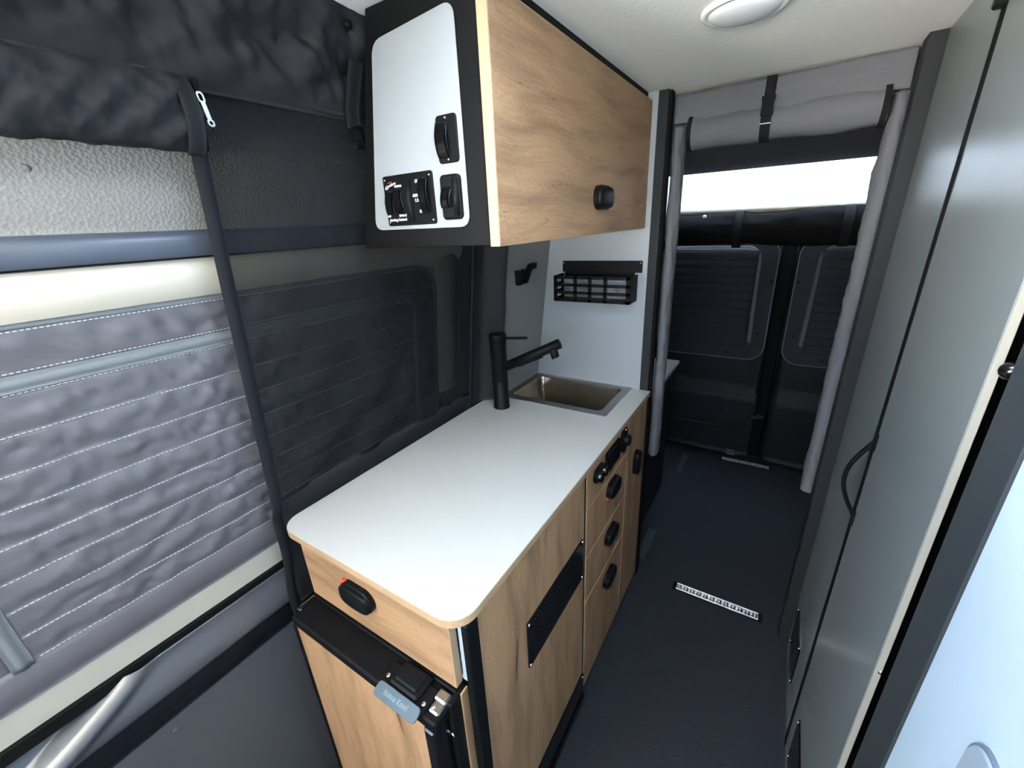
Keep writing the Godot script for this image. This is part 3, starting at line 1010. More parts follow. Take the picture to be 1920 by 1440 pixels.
func sink() -> void:
	var t := thing("sink", "rectangular brushed steel sink set into the far end of the worktop", "sink", Vector3(-0.63, 0.75, -1.333))
	var xf := Transform3D(Basis(Vector3(1, 0, 0), Vector3(0, 0, -1), Vector3(0, 1, 0)), Vector3(-0.6275, 0.9, -1.333))
	var outer := rrect(0.408, 0.286, 0.008, 6)
	var inner := rrect(0.353, 0.226, 0.022, 6)
	var st := S()
	ring(st, outer, inner, xf, 0.0025)
	part(t, "rim", st, M.steel)
	st = S(true)
	var lay := [[0.0, 0.353, 0.226], [-0.006, 0.350, 0.223], [-0.105, 0.338, 0.212], [-0.118, 0.325, 0.199]]
	for i in lay.size() - 1:
		var a := rrect(lay[i][1], lay[i][2], 0.022, 6)
		var b := rrect(lay[i + 1][1], lay[i + 1][2], 0.022 if i < 2 else 0.016, 6)
		for k in a.size():
			var k2 := (k + 1) % a.size()
			var p := [xf * v3(a[k], lay[i][0]), xf * v3(a[k2], lay[i][0]), xf * v3(b[k2], lay[i + 1][0]), xf * v3(b[k], lay[i + 1][0])]
			fo(st, p, Vector3(-0.6275, 0.9, -1.333) - (p[0] as Vector3))
	part(t, "bowl", st, M.bowl)
	st = S()
	prism(st, rrect(0.326, 0.2, 0.016, 6), xf * Transform3D(Basis.IDENTITY, Vector3(0, 0, -0.121)), 0.003)
	part(t, "bowl_floor", st, M.bowl)
	st = S(true)
	lathe(st, [Vector2(0.026, 0), Vector2(0.025, 0.002), Vector2(0.018, 0.001), Vector2(0, 0.0005)], Transform3D(Basis.IDENTITY, Vector3(-0.63, 0.782, -1.333)), 20)
	part(t, "drain", st, M.chrome)

func faucet() -> void:
	var t := thing("faucet", "matt black column faucet with slanting spout beside the sink", "faucet", Vector3(-0.777, 0.9, -1.111))
	var o := Vector3(-0.777, 0.9, -1.111)
	var st := S(true)
	lathe(st, [Vector2(0.0, 0.0), Vector2(0.029, 0.0), Vector2(0.029, 0.004), Vector2(0.027, 0.005), Vector2(0.027, 0.10), Vector2(0.0265, 0.101), Vector2(0.027, 0.102), Vector2(0.0275, 0.236)], Transform3D(Basis.IDENTITY, o), 28)
	part(t, "column", st, M.plastic)
	st = S(true)
	lathe(st, [Vector2(0.0265, 0.236), Vector2(0.0265, 0.239), Vector2(0.029, 0.240), Vector2(0.029, 0.262), Vector2(0.0275, 0.265), Vector2(0, 0.2665)], Transform3D(Basis.IDENTITY, o), 28)
	part(t, "cap", st, M.plastic)
	st = S(true)
	var a := o + Vector3(0.02, 0.252, 0)
	var d := Vector3(0.92, 0.04, -0.25).normalized()
	tube(st, [a, a + d * 0.085], 0.0045, 10)
	part(t, "lever", st, M.plastic)
	st = S(true)
	a = o + Vector3(0.015, 0.148, 0)
	d = Vector3(0.86, 0.42, -0.20).normalized()
	tube(st, [a, a + d * 0.115, a + d * 0.117, a + d * 0.218], 0.0165, 20)
	var sp := part(t, "spout", st, M.plastic)
	st = S(true)
	tube(st, [a + d * 0.06 - Vector3(0, 0.006, 0), a + d * 0.15 - Vector3(0, 0.007, 0)], 0.0145, 14)
	part(sp, "spray_head", st, M.plastic)
	st = S(true)
	var e := a + d * 0.192
	lathe(st, [Vector2(0, -0.038), Vector2(0.0125, -0.038), Vector2(0.0135, -0.036), Vector2(0.0135, -0.004), Vector2(0.0, 0.0)], Transform3D(Basis(Vector3(0.9, 0.436, 0), Vector3(-0.3, 0.954, 0).normalized(), Vector3(0, 0, 1)), e), 18)
	part(sp, "outlet", st, M.plastic)

func overhead() -> void:
	var t := thing("overhead_cabinet", "overhead cabinet with wood-decor door and black switch panel above the worktop", "overhead cabinet", Vector3(-0.58, 1.47, -1.04))
	var st := S()
	var body := PackedVector2Array([Vector2(-0.752, 1.471), Vector2(-0.431, 1.471), Vector2(-0.431, 1.849), Vector2(-0.655, 1.849)])
	prism(st, body, Transform3D(Basis.IDENTITY, Vector3(0, 0, -1.47)), 1.47 - 0.612, 0.002)
	part(t, "body", st, M.black)
	# white panel let into the end
	var inset := round_poly([Vector2(-0.710, 1.505), Vector2(-0.470, 1.503), Vector2(-0.4695, 1.815), Vector2(-0.648, 1.802)], 0.022, 6)
	st = S()
	prism(st, inset, Transform3D(Basis.IDENTITY, Vector3(0, 0, -0.6125)), 0.0022, 0.0006)
	var pn := part(t, "switch_panel", st, M.white, "pale grey panel carrying the switches")
	st = S()
	var big := PackedVector2Array()
	var cen := Vector2(-0.58, 1.65)
	for p in inset: big.append(p + (p - cen).normalized() * 0.0022)
	ring(st, big, inset, Transform3D(Basis.IDENTITY, Vector3(0, 0, -0.6125)), 0.0012)
	part(pn, "edge_line", st, M.rubber)
	var zf := -0.6103
	# awning and light controls
	st = S()
	prism(st, rrect(0.124, 0.087, 0.005), fz(-0.6045, 1.5545, zf), 0.003, 0.001)
	var g := part(pn, "awning_switch_plate", st, M.plastic)
	st = S()
	bx(st, Vector3(-0.0455, -0.036, 0), Vector3(0.012, 0.034, 0.006), 0.003, fz(-0.6105, 1.5535, zf + 0.002))
	part(g, "raised_block", st, M.plastic)
	st = S(true)
	sheet(st, 2, 16, func(u: float, v: float) -> Vector3:
		var a := v * PI
		return Vector3(-0.5995 - 0.0065 * cos(a), lerpf(1.586, 1.518, u), zf + 0.003 + 0.010 * sin(a)), 0.001)
	part(g, "divider_rib", st, M.plastic)
	for i in 2:
		st = S(true)
		var cx: float = [-0.6475, -0.6245][i]
		var flip: float = [1.0, -1.0][i]
		sheet(st, 6, 14, func(u: float, v: float) -> Vector3:
			var y := lerpf(1.570, 1.534, v)
			var lift := 0.007 + 0.003 * cos((v - 0.5) * PI) + 0.0035 * flip * (v - 0.5)
			return Vector3(cx + lerpf(-0.009, 0.009, u), y, zf + lift), 0.004)
		part(g, "rocker", st, M.gloss_black)
	st = S(true)
	sheet(st, 6, 16, func(u: float, v: float) -> Vector3:
		var y := lerpf(1.587, 1.531, v)
		return Vector3(-0.5605 + lerpf(-0.010, 0.008, u), y, zf + 0.005 + 0.006 * sin(v * PI) - 0.003 * (v - 0.5)), 0.003)
	part(g, "light_rocker", st, M.gloss_black)
	for sx in [-0.6605, -0.5485]:
		for sy in [1.518, 1.591]: screw(g, Vector3(sx, sy, zf + 0.003), Vector3.BACK, 0.0022)
	text(g, "lettering", "Awning Control", 0.0046, fz(-0.6325, 1.5215, zf + 0.0082), M.print)
	text(g, "lettering", "ON", 0.0036, fz(-0.6525, 1.5765, zf + 0.0082), M.print)
	text(g, "lettering", "EXTEND", 0.0034, fz(-0.6225, 1.5785, zf + 0.0082), M.print)
	text(g, "lettering", "Carefree", 0.0046, at(Vector3(-0.6405, 1.5815, zf + 0.0082), Vector3(1, 0.22, 0), Vector3(-0.22, 1, 0)), M.print, "Droid Serif")
	st = S()
	bx(st, Vector3(-0.006, 0.0, 0), Vector3(0.004, 0.0014, 0.0004), 0.0001, at(Vector3(-0.6405, 1.5855, zf + 0.0082), Vector3(1, 0.22, 0), Vector3(-0.22, 1, 0)))
	part(g, "print_stroke", st, M.print_red)
	text(g, "lettering", "OFF", 0.0034, fz(-0.6545, 1.5285, zf + 0.0082), M.print)
	text(g, "lettering", "RETRACT", 0.0030, fz(-0.6185, 1.5285, zf + 0.0082), M.print)
	text(g, "lettering", "ON", 0.0056, fz(-0.5785, 1.5835, zf + 0.0031), M.print)
	text(g, "lettering", "AWNING", 0.0052, fz(-0.5785, 1.5605, zf + 0.0031), M.print)
	text(g, "lettering", "LIGHT", 0.0056, fz(-0.5775, 1.5525, zf + 0.0031), M.print)
	text(g, "lettering", "OFF", 0.0056, fz(-0.5735, 1.5335, zf + 0.0031), M.print)
	# dimmer switch
	st = S()
	prism(st, rrect(0.043, 0.070, 0.006), fz(-0.5015, 1.639, zf), 0.003, 0.001)
	g = part(pn, "tall_switch_plate", st, M.plastic)
	st = S(true)
	sheet(st, 6, 18, func(u: float, v: float) -> Vector3:
		var y := lerpf(1.664, 1.614, v)
		return Vector3(-0.5075 + lerpf(-0.013, 0.010, u), y, zf + 0.003 + 0.006 * pow(sin(v * PI), 0.8)), 0.003)
	part(g, "rocker", st, M.gloss_black)
	for sy in [1.669, 1.609]: screw(g, Vector3(-0.5015, sy, zf + 0.003), Vector3.BACK, 0.0022)
	# light switch with a thick surround
	st = S()
	prism(st, rrect(0.042, 0.071, 0.008, 5), fz(-0.502, 1.5515, zf), 0.010, 0.004)
	g = part(pn, "switch_surround", st, M.plastic)
	st = S(true)
	sheet(st, 4, 12, func(u: float, v: float) -> Vector3:
		return Vector3(-0.506 + lerpf(-0.0085, 0.0085, u), lerpf(1.566, 1.536, v), zf + 0.012 + 0.004 * sin((v - 0.2) * PI)), 0.004)
	part(g, "rocker", st, M.gloss_black)
	st = S(true)
	tube(st, [Vector3(-0.4885, 1.581, zf + 0.008), Vector3(-0.4885, 1.522, zf + 0.008)], 0.006, 12)
	part(g, "rounded_rib", st, M.plastic)
	# metal corner profile between the end panel and the door
	st = S()
	bx(st, Vector3(-0.4315, 1.4705, -1.468), Vector3(-0.4295, 1.849, -0.6125), 0.0005)
	part(t, "corner_profile", st, M.charcoal)
	# wood door
	var dr := panel(t, "door", Vector3(-0.4285, 1.4695, -1.468), Vector3(-0.410, 1.8265, -0.609), Vector3.RIGHT, 0)
	knob(dr, fx(-0.4095, 1.553, -1.064))
	part(t, "top_strip", box(Vector3(-0.436, 1.829, -1.468), Vector3(-0.424, 1.8495, -0.612), 0.001), M.black)
	# small bracket screw under the far bottom edge
	screw(t, Vector3(-0.50, 1.4705, -0.99), Vector3.DOWN, 0.006, M.steel)

func partition_wall() -> void:
	var w := struct("wall_partition")
	part(w, "white_panel", box(Vector3(-1.04, 0.0, -1.492), Vector3(-0.394, 1.85, -1.471), 0.001), M.white)
	var p := struct("trim_1")
	part(p, "post", box(Vector3(-0.394, 0.0, -1.515), Vector3(-0.364, 1.849, -1.470), 0.002), M.post)
	part(p, "seal", box(Vector3(-0.3645, 0.0, -1.52), Vector3(-0.3585, 1.849, -1.484), 0.001), M.rubber)
	p = struct("trim_2")
	part(p, "post", box(Vector3(0.187, 0.0, -1.50), Vector3(0.232, 1.849, -1.441), 0.002), M.post)
	# grey lining between screen and partition
	var s := struct("wall_side")
	var st := S()
	bx(st, Vector3(-0.012, -0.02, -1.4705), Vector3(0.0, 0.59, -1.150), 0.001, Transform3D(Basis(Vector3(1, 0, 0), Vector3(0.13, 1, 0), Vector3(0, 0, 1)), Vector3(-0.83, 0.9, 0)))
	part(s, "grey_lining", st, M.side_grey)
	screw(s, Vector3(-0.83 + 0.13 * 0.42 + 0.0, 1.325, -1.462), Vector3.RIGHT, 0.004, M.steel)
	# W-shaped hook
	var hk := thing("wall_hook", "small black W-shaped hook on the grey lining beside the basket", "hook", Vector3(-0.77, 1.32, -1.28))
	var xf := at(Vector3(-0.7705, 1.342, -1.272), Vector3(0, 0, -1), Vector3(0.13, 1, 0))
	st = S()
	var wp := [[Vector2(-0.050, 0.014), Vector2(-0.028, 0.014), Vector2(-0.012, -0.036), Vector2(-0.036, -0.036)], [Vector2(-0.036, -0.036), Vector2(-0.012, -0.036), Vector2(0.012, 0.014), Vector2(-0.008, 0.014)], [Vector2(-0.008, 0.014), Vector2(0.012, 0.014), Vector2(0.026, -0.034), Vector2(0.0, -0.034)], [Vector2(0.0, -0.034), Vector2(0.026, -0.034), Vector2(0.048, 0.010), Vector2(0.078, 0.012), Vector2(0.082, 0.030), Vector2(0.040, 0.028), Vector2(0.024, 0.012)]]
	for q in wp: prism(st, round_poly(q, 0.003, 2), xf, 0.014, 0.001)
	part(hk, "w_plate", st, M.plastic)
	# wall basket
	var b := thing("wall_basket", "black slotted metal basket on the white partition above the sink", "basket", Vector3(-0.56, 1.23, -1.43))
	st = S()
	prism(st, rrect(0.298, 0.040, 0.003), fz(-0.5595, 1.3465, -1.4705), 0.003, 0.0006)
	var bp := part(b, "mounting_plate", st, M.black)
	screw(bp, Vector3(-0.703, 1.359, -1.467), Vector3.BACK, 0.003, M.steel)
	screw(bp, Vector3(-0.416, 1.359, -1.467), Vector3.BACK, 0.003, M.steel)
	var x0 := -0.707
	var x1 := -0.424
	var yb := 1.231
	var yt := 1.322
	var zb := -1.4685
	var zff := -1.388
	part(b, "tray", box(Vector3(x0, yb, zb), Vector3(x1, yb + 0.003, zff), 0.001), M.black)
	# back and front grids: rails and uprights
	part(b, "back_rail", box(Vector3(x0 + 0.01, 1.300, zb), Vector3(x1 - 0.01, 1.329, zb + 0.003), 0.0008), M.black)
	for side in [["front_grid", zff - 0.003, [0, 1, 2, 3]]]:
		st = S()
		var zz: float = side[1]
		for k in 4:
			var y := lerpf(yb + 0.006, yt - 0.006, k / 3.0)
			bx(st, Vector3(x0, y - 0.0055, zz), Vector3(x1, y + 0.0055, zz + 0.003), 0.0008)
		for k in 5:
			var x: float = x0 + [0.008, 0.085, 0.14, 0.196, 0.275][k]
			bx(st, Vector3(x - 0.007, yb, zz), Vector3(x + 0.007, yt, zz + 0.003), 0.0008)
		part(b, side[0], st, M.black)
	st = S()
	for k in 4:
		var y := lerpf(yb + 0.006, yt - 0.006, k / 3.0)
		bx(st, Vector3(x0, y - 0.006, zb), Vector3(x0 + 0.003, y + 0.006, zff), 0.0008)
	bx(st, Vector3(x0, yb, zb), Vector3(x0 + 0.003, yt, zb + 0.018), 0.0008)
	bx(st, Vector3(x0, yb, zff - 0.016), Vector3(x0 + 0.003, yt, zff), 0.0008)
	part(b, "slotted_side", st, M.black)
	part(b, "plain_side", box(Vector3(x1 - 0.003, yb, zb), Vector3(x1, yt, zff), 0.001), M.black)

func wardrobe() -> void:
	var t := thing("wardrobe", "tall grey two-door wardrobe with black centre gap along the right of the aisle", "wardrobe", Vector3(0.5, 0, -1.05))
	part(t, "carcass", box(Vector3(0.2285, 0.0, -1.434), Vector3(0.90, 1.849, -0.72), 0.0), M.black)
	part(t, "door", box(Vector3(0.219, 0.0, -1.434), Vector3(0.228, 1.848, -1.078), 0.0015), M.grey_panel)
	var d2 := part(t, "door", box(Vector3(0.219, 0.0, -1.060), Vector3(0.228, 1.848, -0.681), 0.0015), M.grey_panel)
	part(d2, "edge_band", box(Vector3(0.2195, 0.0, -0.681), Vector3(0.228, 1.848, -0.6785), 0.0004), M.pale_edge, "cream edge band")
	part(t, "gap_strip", box(Vector3(0.2176, 0.0, -1.080), Vector3(0.2284, 1.848, -1.0575), 0.0005), M.rubber)
	# pull strap over the gap
	var st := S(true)
	var path := []
	for i in 17:
		var s := i / 16.0
		path.append(Vector3(0.2175 - 0.034 * sin(PI * s), lerpf(1.035, 0.845, s), -1.060))
	tube(st, path, 0.0045, 10, 1.6)
	var h := part(t, "pull_handle", st, M.rubber, "black bowed pull handle")
	for y: float in [1.036, 0.842]:
		var e := S()
		bx(e, Vector3(0.2135, y - 0.020, -1.066), Vector3(0.2205, y + 0.020, -1.048), 0.002)
		part(h, "handle_mount", e, M.plastic)
	st = S()
	bx(st, Vector3(0.205, 1.772, -1.078), Vector3(0.221, 1.79, -1.056), 0.003)
	part(t, "catch", st, M.plastic)
	vent(t, fnx(0.2188, 0.164, -1.288), 0.172, 0.158, 7, 11)
	vent(t, fnx(0.2188, 0.150, -0.90), 0.172, 0.158, 7, 11)
	# turn catch at the near edge
	st = S(true)
	lathe(st, [Vector2(0.011, 0), Vector2(0.011, 0.006), Vector2(0.008, 0.012), Vector2(0, 0.013)], Transform3D(Basis(Vector3(1, 0, 0), Vector3(0, 0, 1), Vector3(0, -1, 0)), Vector3(0.2335, 1.322, -0.672)), 16)
	part(t, "hinge_cap", st, M.gloss_black)
	screw(t, Vector3(0.2265, 0.81, -0.678), Vector3(0, 0, 1), 0.004)
	# dark post and bright panel next to the wardrobe
	var p := struct("trim_3")
	part(p, "post", box(Vector3(0.230, 0.0, -0.664), Vector3(0.30, 1.849, -0.577), 0.004), M.charcoal)
	part(p, "recess_back", box(Vector3(0.30, 0.0, -0.72), Vector3(0.32, 1.849, -0.577), 0.0), M.charcoal)
	var w := struct("wall_cab")
	part(w, "white_panel", box(Vector3(0.2315, 0.0, -0.5765), Vector3(0.252, 1.849, 0.35), 0.002), M.bright)
	var o := thing("wall_plate", "pale blue-grey rounded plate on the white panel at the lower right corner", "plate", Vector3(0.24, 0.9, -0.40))
	st = S()
	prism(st, rrect(0.15, 0.22, 0.035, 8), fnx(0.2312, 0.915, -0.372), 0.006, 0.002)
	part(o, "plate", st, mat(rgb(136, 148, 160), 0.5))
	st = S()
	ring(st, rrect(0.154, 0.224, 0.037, 8), rrect(0.149, 0.219, 0.034, 8), fnx(0.2312, 0.915, -0.372), 0.004)
	part(o, "rim", st, mat(rgb(92, 106, 118), 0.5))

func curtains() -> void:
	for i in 2:
		var x0: float = [-0.357, 0.161][i]
		var x1: float = [-0.326, 0.201][i]
		var label: String = ["grey cloth curtain tied back narrow beside the white partition", "grey cloth curtain tied back narrow beside the wardrobe"][i]
		var t := thing("curtain", label, "curtain", Vector3((x0 + x1) / 2, 0.6, -1.53), "partition curtains")
		var st := S(true)
		sheet(st, 14, 120, func(u: float, v: float) -> Vector3:
			var y := lerpf(1.758, 0.602, v)
			var a := lerpf(-0.1, 1.1, u) * PI
			var n := 0.006 * wr.get_noise_2d(y * 6.0 + i * 9.0, u * 1.5) + 0.003 * wr.get_noise_2d(y * 22.0, u * 4.0 + i * 5.0)
			var cx := (x0 + x1) / 2 + n * 0.9
			return Vector3(cx - cos(a) * (x1 - x0) / 2, y, -1.545 + 0.022 * sin(a) + n), 0.003)
		part(t, "folded_cloth", st, M.curtain)
		st = S(true)
		var xe := (x1 - 0.002) if i == 0 else (x0 + 0.002)
		sheet(st, 3, 60, func(u: float, v: float) -> Vector3:
			var y := lerpf(1.75, 0.61, v)
			return Vector3(xe + (0.004 if i == 0 else -0.004) * u + 0.002 * wr.get_noise_1d(y * 20.0), y, -1.553 - 0.004 * u), 0.003)
		part(t, "dark_edge", st, M.dark_quilt)
	# header with the rolled middle section
	var t := thing("rolled_curtain", "grey curtain header with the middle part rolled up under black straps", "curtain", Vector3(-0.08, 1.69, -1.53))
	var st := S(true)
	sheet(st, 60, 12, func(u: float, v: float) -> Vector3:
		var x := lerpf(-0.357, 0.186, u)
		var y := lerpf(1.846 - 0.012 * (1.0 - u), 1.762, v)
		return Vector3(x, y, -1.528 + 0.004 * wr.get_noise_2d(x * 9.0, y * 20.0) + 0.006 * v), 0.003)
	part(t, "header_band", st, M.curtain)
	for k in 2:
		st = S()
		var y: float = [1.806, 1.778][k]
		bx(st, Vector3(-0.36, y - 0.0012, -1.5265), Vector3(0.188, y + 0.0012, -1.5225), 0.0005)
		part(t, "seam", st, M.piping)
	st = S(true)
	sheet(st, 60, 28, func(u: float, v: float) -> Vector3:
		var x := lerpf(-0.309, 0.149, u)
		var a := lerpf(0.75, -1.2, v) * PI
		var r := 0.043 + 0.004 * wr.get_noise_2d(x * 7.0, a * 0.8) + 0.002 * sin(x * 30.0)
		return Vector3(x, 1.735 + r * sin(a), -1.545 + r * 0.85 * cos(a)), 0.002)
	part(t, "roll", st, M.curtain)
	for e in [[-0.3135, -0.302], [0.141, 0.1535]]:
		st = S(true)
		sheet(st, 4, 24, func(u: float, v: float) -> Vector3:
			var a := lerpf(0.62, -0.7, v) * PI
			return Vector3(lerpf(e[0], e[1], u), 1.735 + 0.046 * sin(a), -1.545 + 0.042 * cos(a)), 0.003)
		part(t, "end_loop", st, M.webbing)
	# middle strap with buckle
	st = S(true)
	sheet(st, 4, 34, func(u: float, v: float) -> Vector3:
		var x := -0.108 + lerpf(-0.0125, 0.0125, u)
		if v < 0.45: return Vector3(x, lerpf(1.843, 1.752, v / 0.45), -1.523 + 0.02 * pow(v / 0.45, 2.0))
		var a := lerpf(0.13, -0.62, (v - 0.45) / 0.55) * PI
		return Vector3(x, 1.735 + 0.047 * sin(a), -1.545 + 0.042 * cos(a)), 0.002)
	var s := part(t, "strap", st, M.webbing)
	st = S()
	var bxf := at(Vector3(-0.108, 1.772, -1.507), Vector3(1, 0, 0), Vector3(0, 1, -0.1))
	prism(st, round_poly([Vector2(-0.016, -0.026), Vector2(0.016, -0.026), Vector2(0.013, 0.0), Vector2(0.0175, 0.022), Vector2(-0.0175, 0.022), Vector2(-0.013, 0.0)], 0.004, 3), bxf, 0.007, 0.001)
	part(s, "buckle", st, M.plastic)
	for y: float in [1.822, 1.728]:
		st = S()
		bx(st, Vector3(-0.121, y - 0.0012, -1.523 if y > 1.8 else -1.5035), Vector3(-0.095, y + 0.0012, -1.520 if y > 1.8 else -1.4995), 0.0004)
		part(s, "stitching", st, M.thread)

func rear() -> void:
	# dark lined ceiling of the rear room, unseen baffle added above it to block light, rear hatch in the roof
	var c := S()
	bx(c, Vector3(-1.04, 1.702, -2.60), Vector3(0.96, 1.74, -1.552), 0.0)
	bx(c, Vector3(-1.04, 1.74, -1.60), Vector3(0.96, 1.91, -1.561), 0.0)
	bx(c, Vector3(-1.04, 1.74, -2.60), Vector3(0.96, 1.91, -2.54), 0.0)
	bx(c, Vector3(-1.04, 1.85, -2.95), Vector3(-0.75, 1.91, -2.54), 0.0)
	bx(c, Vector3(0.45, 1.85, -2.95), Vector3(0.96, 1.91, -2.54), 0.0)
	solid("ceiling_rear", c, M.dark_carpet)
	# wall above the rear doors
	var w := struct("wall_rear")
	part(w, "back_wall", box(Vector3(-1.04, 0.0, -2.95), Vector3(0.96, 1.91, -2.86), 0.0), M.rubber)
	part(w, "header_panel", box(Vector3(-1.0, 1.53, -2.86), Vector3(0.93, 1.85, -2.80), 0.002), M.header, "white panel above the rear doors")
	var st := S(true)
	sheet(st, 2, 12, func(u: float, v: float) -> Vector3:
		var a := lerpf(0.5, -0.5, v) * PI
		return Vector3(lerpf(-1.0, 0.93, u), 1.516 + 0.019 * sin(a), -2.805 + 0.022 * cos(a)), 0.004)
	part(w, "header_lip", st, M.cream)
	# rear doors
	for i in 2:
		var d := struct("door_%d" % (i + 2))
		var s: float = [-1.0, 1.0][i]
		var xin: float = [-0.030, 0.042][i]
		var xout: float = [-0.85, 0.85][i]
		st = S(true)
		sheet(st, 20, 40, func(u: float, v: float) -> Vector3:
			var y := lerpf(1.50, 0.03, v)
			var z := -2.812 + 0.052 * smoothstep(0.475, 0.445, y) + 0.006 * smoothstep(0.70, 0.6, y)
			var x := lerpf(xin, xout, u) if i == 1 else lerpf(xout, xin, u)
			var e := clampf(absf(x - xin) / 0.03, 0, 1)
			return Vector3(x, y, z - 0.02 * (1.0 - sqrt(e))), 0.012)
		part(d, "moulded_lining", st, M.dark_plastic)
		if i == 0:
			st = S()
			var px := at(Vector3(-0.40, 0.283, -2.749), Vector3.RIGHT, Vector3.UP)
			ring(st, rrect(0.41, 0.262, 0.03, 6), rrect(0.37, 0.222, 0.02, 6), px, 0.014)
			var rc := part(d, "pocket_frame", st, M.dark_plastic)
			part(rc, "pocket_lip", box(Vector3(-0.575, 0.215, -2.749), Vector3(-0.225, 0.235, -2.715), 0.004), M.dark_plastic)
			part(rc, "pocket_back", box(Vector3(-0.585, 0.174, -2.7495), Vector3(-0.215, 0.392, -2.746), 0.0), M.rubber)
			st = S()
			bx(st, Vector3(-0.145, 0.030, -2.745), Vector3(-0.095, 0.062, -2.728), 0.003)
			part(d, "floor_latch", st, M.alu)
		else:
			for q in [[0.105, 0.085], [0.108, 0.055], [0.175, 0.06]]: screw(d, Vector3(q[0], q[1], -2.7485), Vector3.BACK, 0.007, M.alu)
		# seal along the meeting edge
		st = S(true)
		tube(st, [Vector3(xin + s * 0.002, 1.42, -2.802), Vector3(xin + s * 0.002, 0.48, -2.79), Vector3(xin + s * 0.002, 0.06, -2.765)], 0.006, 8)
		part(d, "edge_seal", st, M.plastic)
	part(w, "centre_post", box(Vector3(-0.026, 0.0, -2.86), Vector3(0.038, 1.50, -2.825), 0.004), M.rubber)
	# chrome lock between the doors
	var lk := thing("door_lock", "small chrome lock on the gap between the rear doors", "lock", Vector3(-0.005, 0.32, -2.78))
	st = S()
	bx(st, Vector3(-0.042, 0.303, -2.762), Vector3(0.0, 0.322, -2.735), 0.004)
	bx(st, Vector3(-0.012, 0.312, -2.765), Vector3(0.028, 0.338, -2.728), 0.006)
	part(lk, "latch_body", st, M.chrome)
	st = S()
	bx(st, Vector3(0.026, 0.27, -2.77), Vector3(0.044, 0.345, -2.742), 0.004)
	part(lk, "striker", st, M.plastic)
	# quilted covers on the rear door windows
	for i in 2:
		var s: float = [-1.0, 1.0][i]
		var xin: float = [-0.034, 0.052][i]
		var xo: float = [-0.66, 0.66][i]
		var label: String = ["dark quilted window cover on the left rear door", "dark quilted window cover on the right rear door"][i]
		var t := thing("rear_window_cover", label, "window cover", Vector3((xin + xo) / 2, 0.66, -2.79), "rear window covers")
		var w2 := absf(xo - xin)
		var cx := (xin + xo) / 2
		var outer := rrect(w2, 0.70, 0.09, 8)
		st = S()
		prism(st, outer, fz(cx, 1.012, -2.796), 0.006, 0.001)
		part(t, "backing", st, M.dark_quilt)
		st = S()
		var inn := rrect(w2 - 0.012, 0.688, 0.084, 8)
		ring(st, outer, inn, fz(cx, 1.012, -2.7898), 0.002)
		part(t, "piping", st, M.piping)
		# zip tape
		var xz: float = [-0.118, 0.139][i]
		st = S(true)
		var pts := []
		for k in 12: pts.append(Vector2(xz + s * 0.012 * (k / 11.0), lerpf(0.77, 1.24, k / 11.0)))
		for k in range(1, 9):
			var a := PI / 2 * k / 8
			pts.append(Vector2(xz + s * 0.012 + s * 0.06 * (1.0 - cos(a)), 1.24 + 0.075 * sin(a)))
		pts.append(Vector2(xo - s * 0.05, 1.318))
		sheet(st, 60, 2, func(u: float, v: float) -> Vector3:
			var k := u * (pts.size() - 1)
			var j := mini(int(k), pts.size() - 2)
			var p: Vector2 = (pts[j] as Vector2).lerp(pts[j + 1], k - j)
			var dd: Vector2 = ((pts[j + 1] as Vector2) - (pts[j] as Vector2)).normalized()
			p += Vector2(-dd.y, dd.x) * lerpf(-0.011, 0.011, v)
			return Vector3(p.x, p.y, -2.7875), 0.002)
		part(t, "zip_tape", st, M.piping)
		for k in 12:
			var ya := lerpf(1.30, 0.74, k / 12.0)
			var yb := lerpf(1.30, 0.74, (k + 1) / 12.0)
			st = S(true)
			sheet(st, 20, 6, func(u: float, v: float) -> Vector3:
				var x := lerpf(xz + s * 0.016, xo - s * 0.03, u) if i == 1 else lerpf(xo - s * 0.03, xz + s * 0.016, u)
				var y := lerpf(ya, yb, v)
				return Vector3(x, y, -2.7895 + sin(PI * v) * (0.004 + 0.003 * wr.get_noise_2d(x * 8.0, y * 8.0))), 0.002)
			part(t, "quilted_channel", st, M.dark_quilt)
			if k > 0:
				st = S()
				dashes(st, Vector3(xz + s * 0.018, ya, -2.7885), Vector3(xo - s * 0.04, ya, -2.7885), Vector3.BACK, 0.016, 0.0022)
				part(t, "stitching", st, M.dark_thread)
		for q in [[0.02, 1.13], [0.045, 0.83], [0.2, 0.70]]:
			st = S(true)
			lathe(st, [Vector2(0.006, 0), Vector2(0.006, 0.002), Vector2(0, 0.003)], Transform3D(Basis(Vector3(1, 0, 0), Vector3(0, 0, 1), Vector3(0, -1, 0)), Vector3(xin + s * (q[0] as float), q[1], -2.790)), 10)
			part(t, "snap_button", st, M.rubber)
	# dark roll hanging above the doors
	var r := thing("rear_blind", "dark rolled-up blind hanging above the rear doors", "blind", Vector3(-0.1, 1.33, -2.72))
	st = S(true)
	sheet(st, 90, 26, func(u: float, v: float) -> Vector3:
		var x := lerpf(-0.85, 0.85, u)
		var a := lerpf(0.8, -1.2, v) * PI
		var rr := 0.068 + 0.012 * wr.get_noise_2d(x * 3.0, a) + 0.012 * smoothstep(-0.2, 0.25, x)
		return Vector3(x, 1.415 + rr * sin(a) * 1.1, -2.715 + rr * 0.7 * cos(a)), 0.003)
	part(r, "roll", st, M.blind)
	for x: float in [-0.25, 0.22]:
		st = S(true)
		sheet(st, 3, 20, func(u: float, v: float) -> Vector3:
			var a := lerpf(0.7, -0.8, v) * PI
			return Vector3(x + lerpf(-0.02, 0.02, u), 1.415 + 0.093 * sin(a), -2.715 + 0.062 * cos(a)), 0.003)
		part(r, "strap", st, M.webbing)
	st = S(true)
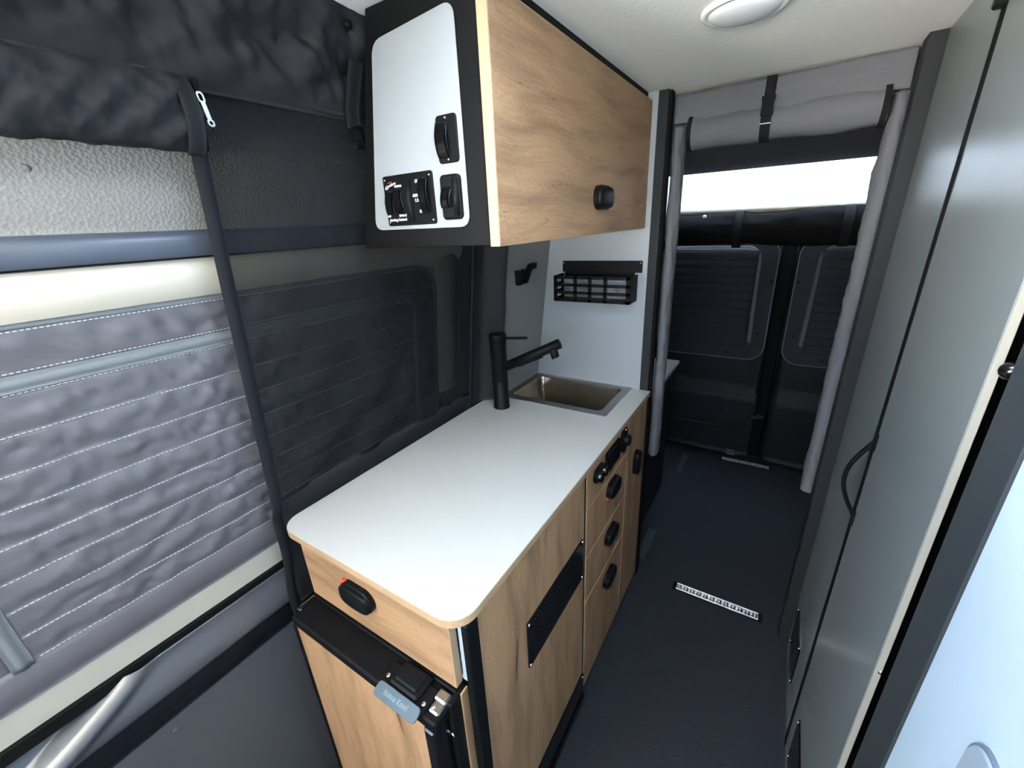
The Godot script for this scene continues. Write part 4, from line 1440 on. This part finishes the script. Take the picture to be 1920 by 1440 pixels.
	lathe(st, [Vector2(0, 0.0), Vector2(0.008, 0.003), Vector2(0.010, 0.010), Vector2(0.006, 0.017), Vector2(0, 0.018)], Transform3D(Basis.IDENTITY, Vector3(-0.42, 1.480, -2.66)), 12)
	part(r, "toggle", st, M.bright, "small white toggle")
	# bench in the rear room
	var b := thing("bench", "pale bench top with dark base behind the left curtain", "bench", Vector3(-0.7, 0, -1.95))
	part(b, "top", box(Vector3(-1.03, 0.762, -2.25), Vector3(-0.40, 0.782, -1.52), 0.003), M.bench)
	part(b, "base", box(Vector3(-1.03, 0.0, -2.23), Vector3(-0.43, 0.762, -1.53), 0.004), M.dark_plastic)

func floor_things() -> void:
	for i in 2:
		var z: float = [-1.501, -2.704][i]
		var xa: float = [-0.202, -0.178][i]
		var xb: float = [0.134, 0.118][i]
		var label: String = ["aluminium anchor rail with black end caps across the aisle floor, nearer one", "aluminium anchor rail across the floor in front of the rear doors"][i]
		var t := thing("floor_rail", label, "rail", Vector3((xa + xb) / 2, 0, z), "anchor rails in the floor")
		var st := S()
		bx(st, Vector3(xa + 0.014, 0.0, z - 0.016), Vector3(xb - 0.014, 0.003, z + 0.016), 0.0005)
		part(t, "channel", st, M.alu)
		for s: float in [-1.0, 1.0]:
			st = S()
			bx(st, Vector3(xa + 0.014, 0.0, z + s * 0.015 - 0.003), Vector3(xb - 0.014, 0.011, z + s * 0.015 + 0.003), 0.001)
			part(t, "side_lip", st, M.alu)
		var n := 12
		for k in n:
			st = S(true)
			var x := lerpf(xa + 0.026, xb - 0.026, k / (n - 1.0))
			lathe(st, [Vector2(0.0095, 0.003), Vector2(0.0095, 0.009), Vector2(0.008, 0.0105), Vector2(0.0055, 0.0105), Vector2(0.0045, 0.004), Vector2(0, 0.004)], Transform3D(Basis.IDENTITY, Vector3(x, 0, z - 0.001)), 12)
			part(t, "anchor_ring", st, M.alu)
		for e: float in [xa, xb - 0.014]:
			st = S()
			bx(st, Vector3(e, 0.0, z - 0.019), Vector3(e + 0.014, 0.012, z + 0.019), 0.004)
			part(t, "end_cap", st, M.rubber)
	for i in 2:
		var za: float = [-1.82, -2.66][i]
		var zb: float = [-1.58, -2.42][i]
		var label: String = ["dark floor plate in the aisle beside the far end of the counter", "dark floor plate in the rear room near the bench"][i]
		var t := thing("floor_plate", label, "floor plate", Vector3(-0.37, 0, (za + zb) / 2))
		part(t, "plate", box(Vector3(-0.392, 0.0, za), Vector3(-0.352, 0.005, zb), 0.002), M.charcoal)

func ceiling_lamp() -> void:
	var t := thing("ceiling_lamp", "round shallow white ceiling lamp, switched off, above the aisle", "ceiling lamp", Vector3(-0.135, 1.83, -1.035))
	var xf := Transform3D(Basis(Vector3(1, 0, 0), Vector3(0, -1, 0), Vector3(0, 0, -1)), Vector3(-0.135, 1.85, -1.035))
	var st := S(true)
	lathe(st, [Vector2(0.072, -0.001), Vector2(0.072, 0.004), Vector2(0.069, 0.007), Vector2(0.062, 0.008), Vector2(0.060, 0.006)], xf, 40)
	part(t, "rim", st, M.ceiling)
	st = S(true)
	lathe(st, [Vector2(0.061, 0.005), Vector2(0.057, 0.010), Vector2(0.045, 0.014), Vector2(0.025, 0.0165), Vector2(0, 0.0172)], xf, 40)
	part(t, "lens", st, M.lens)
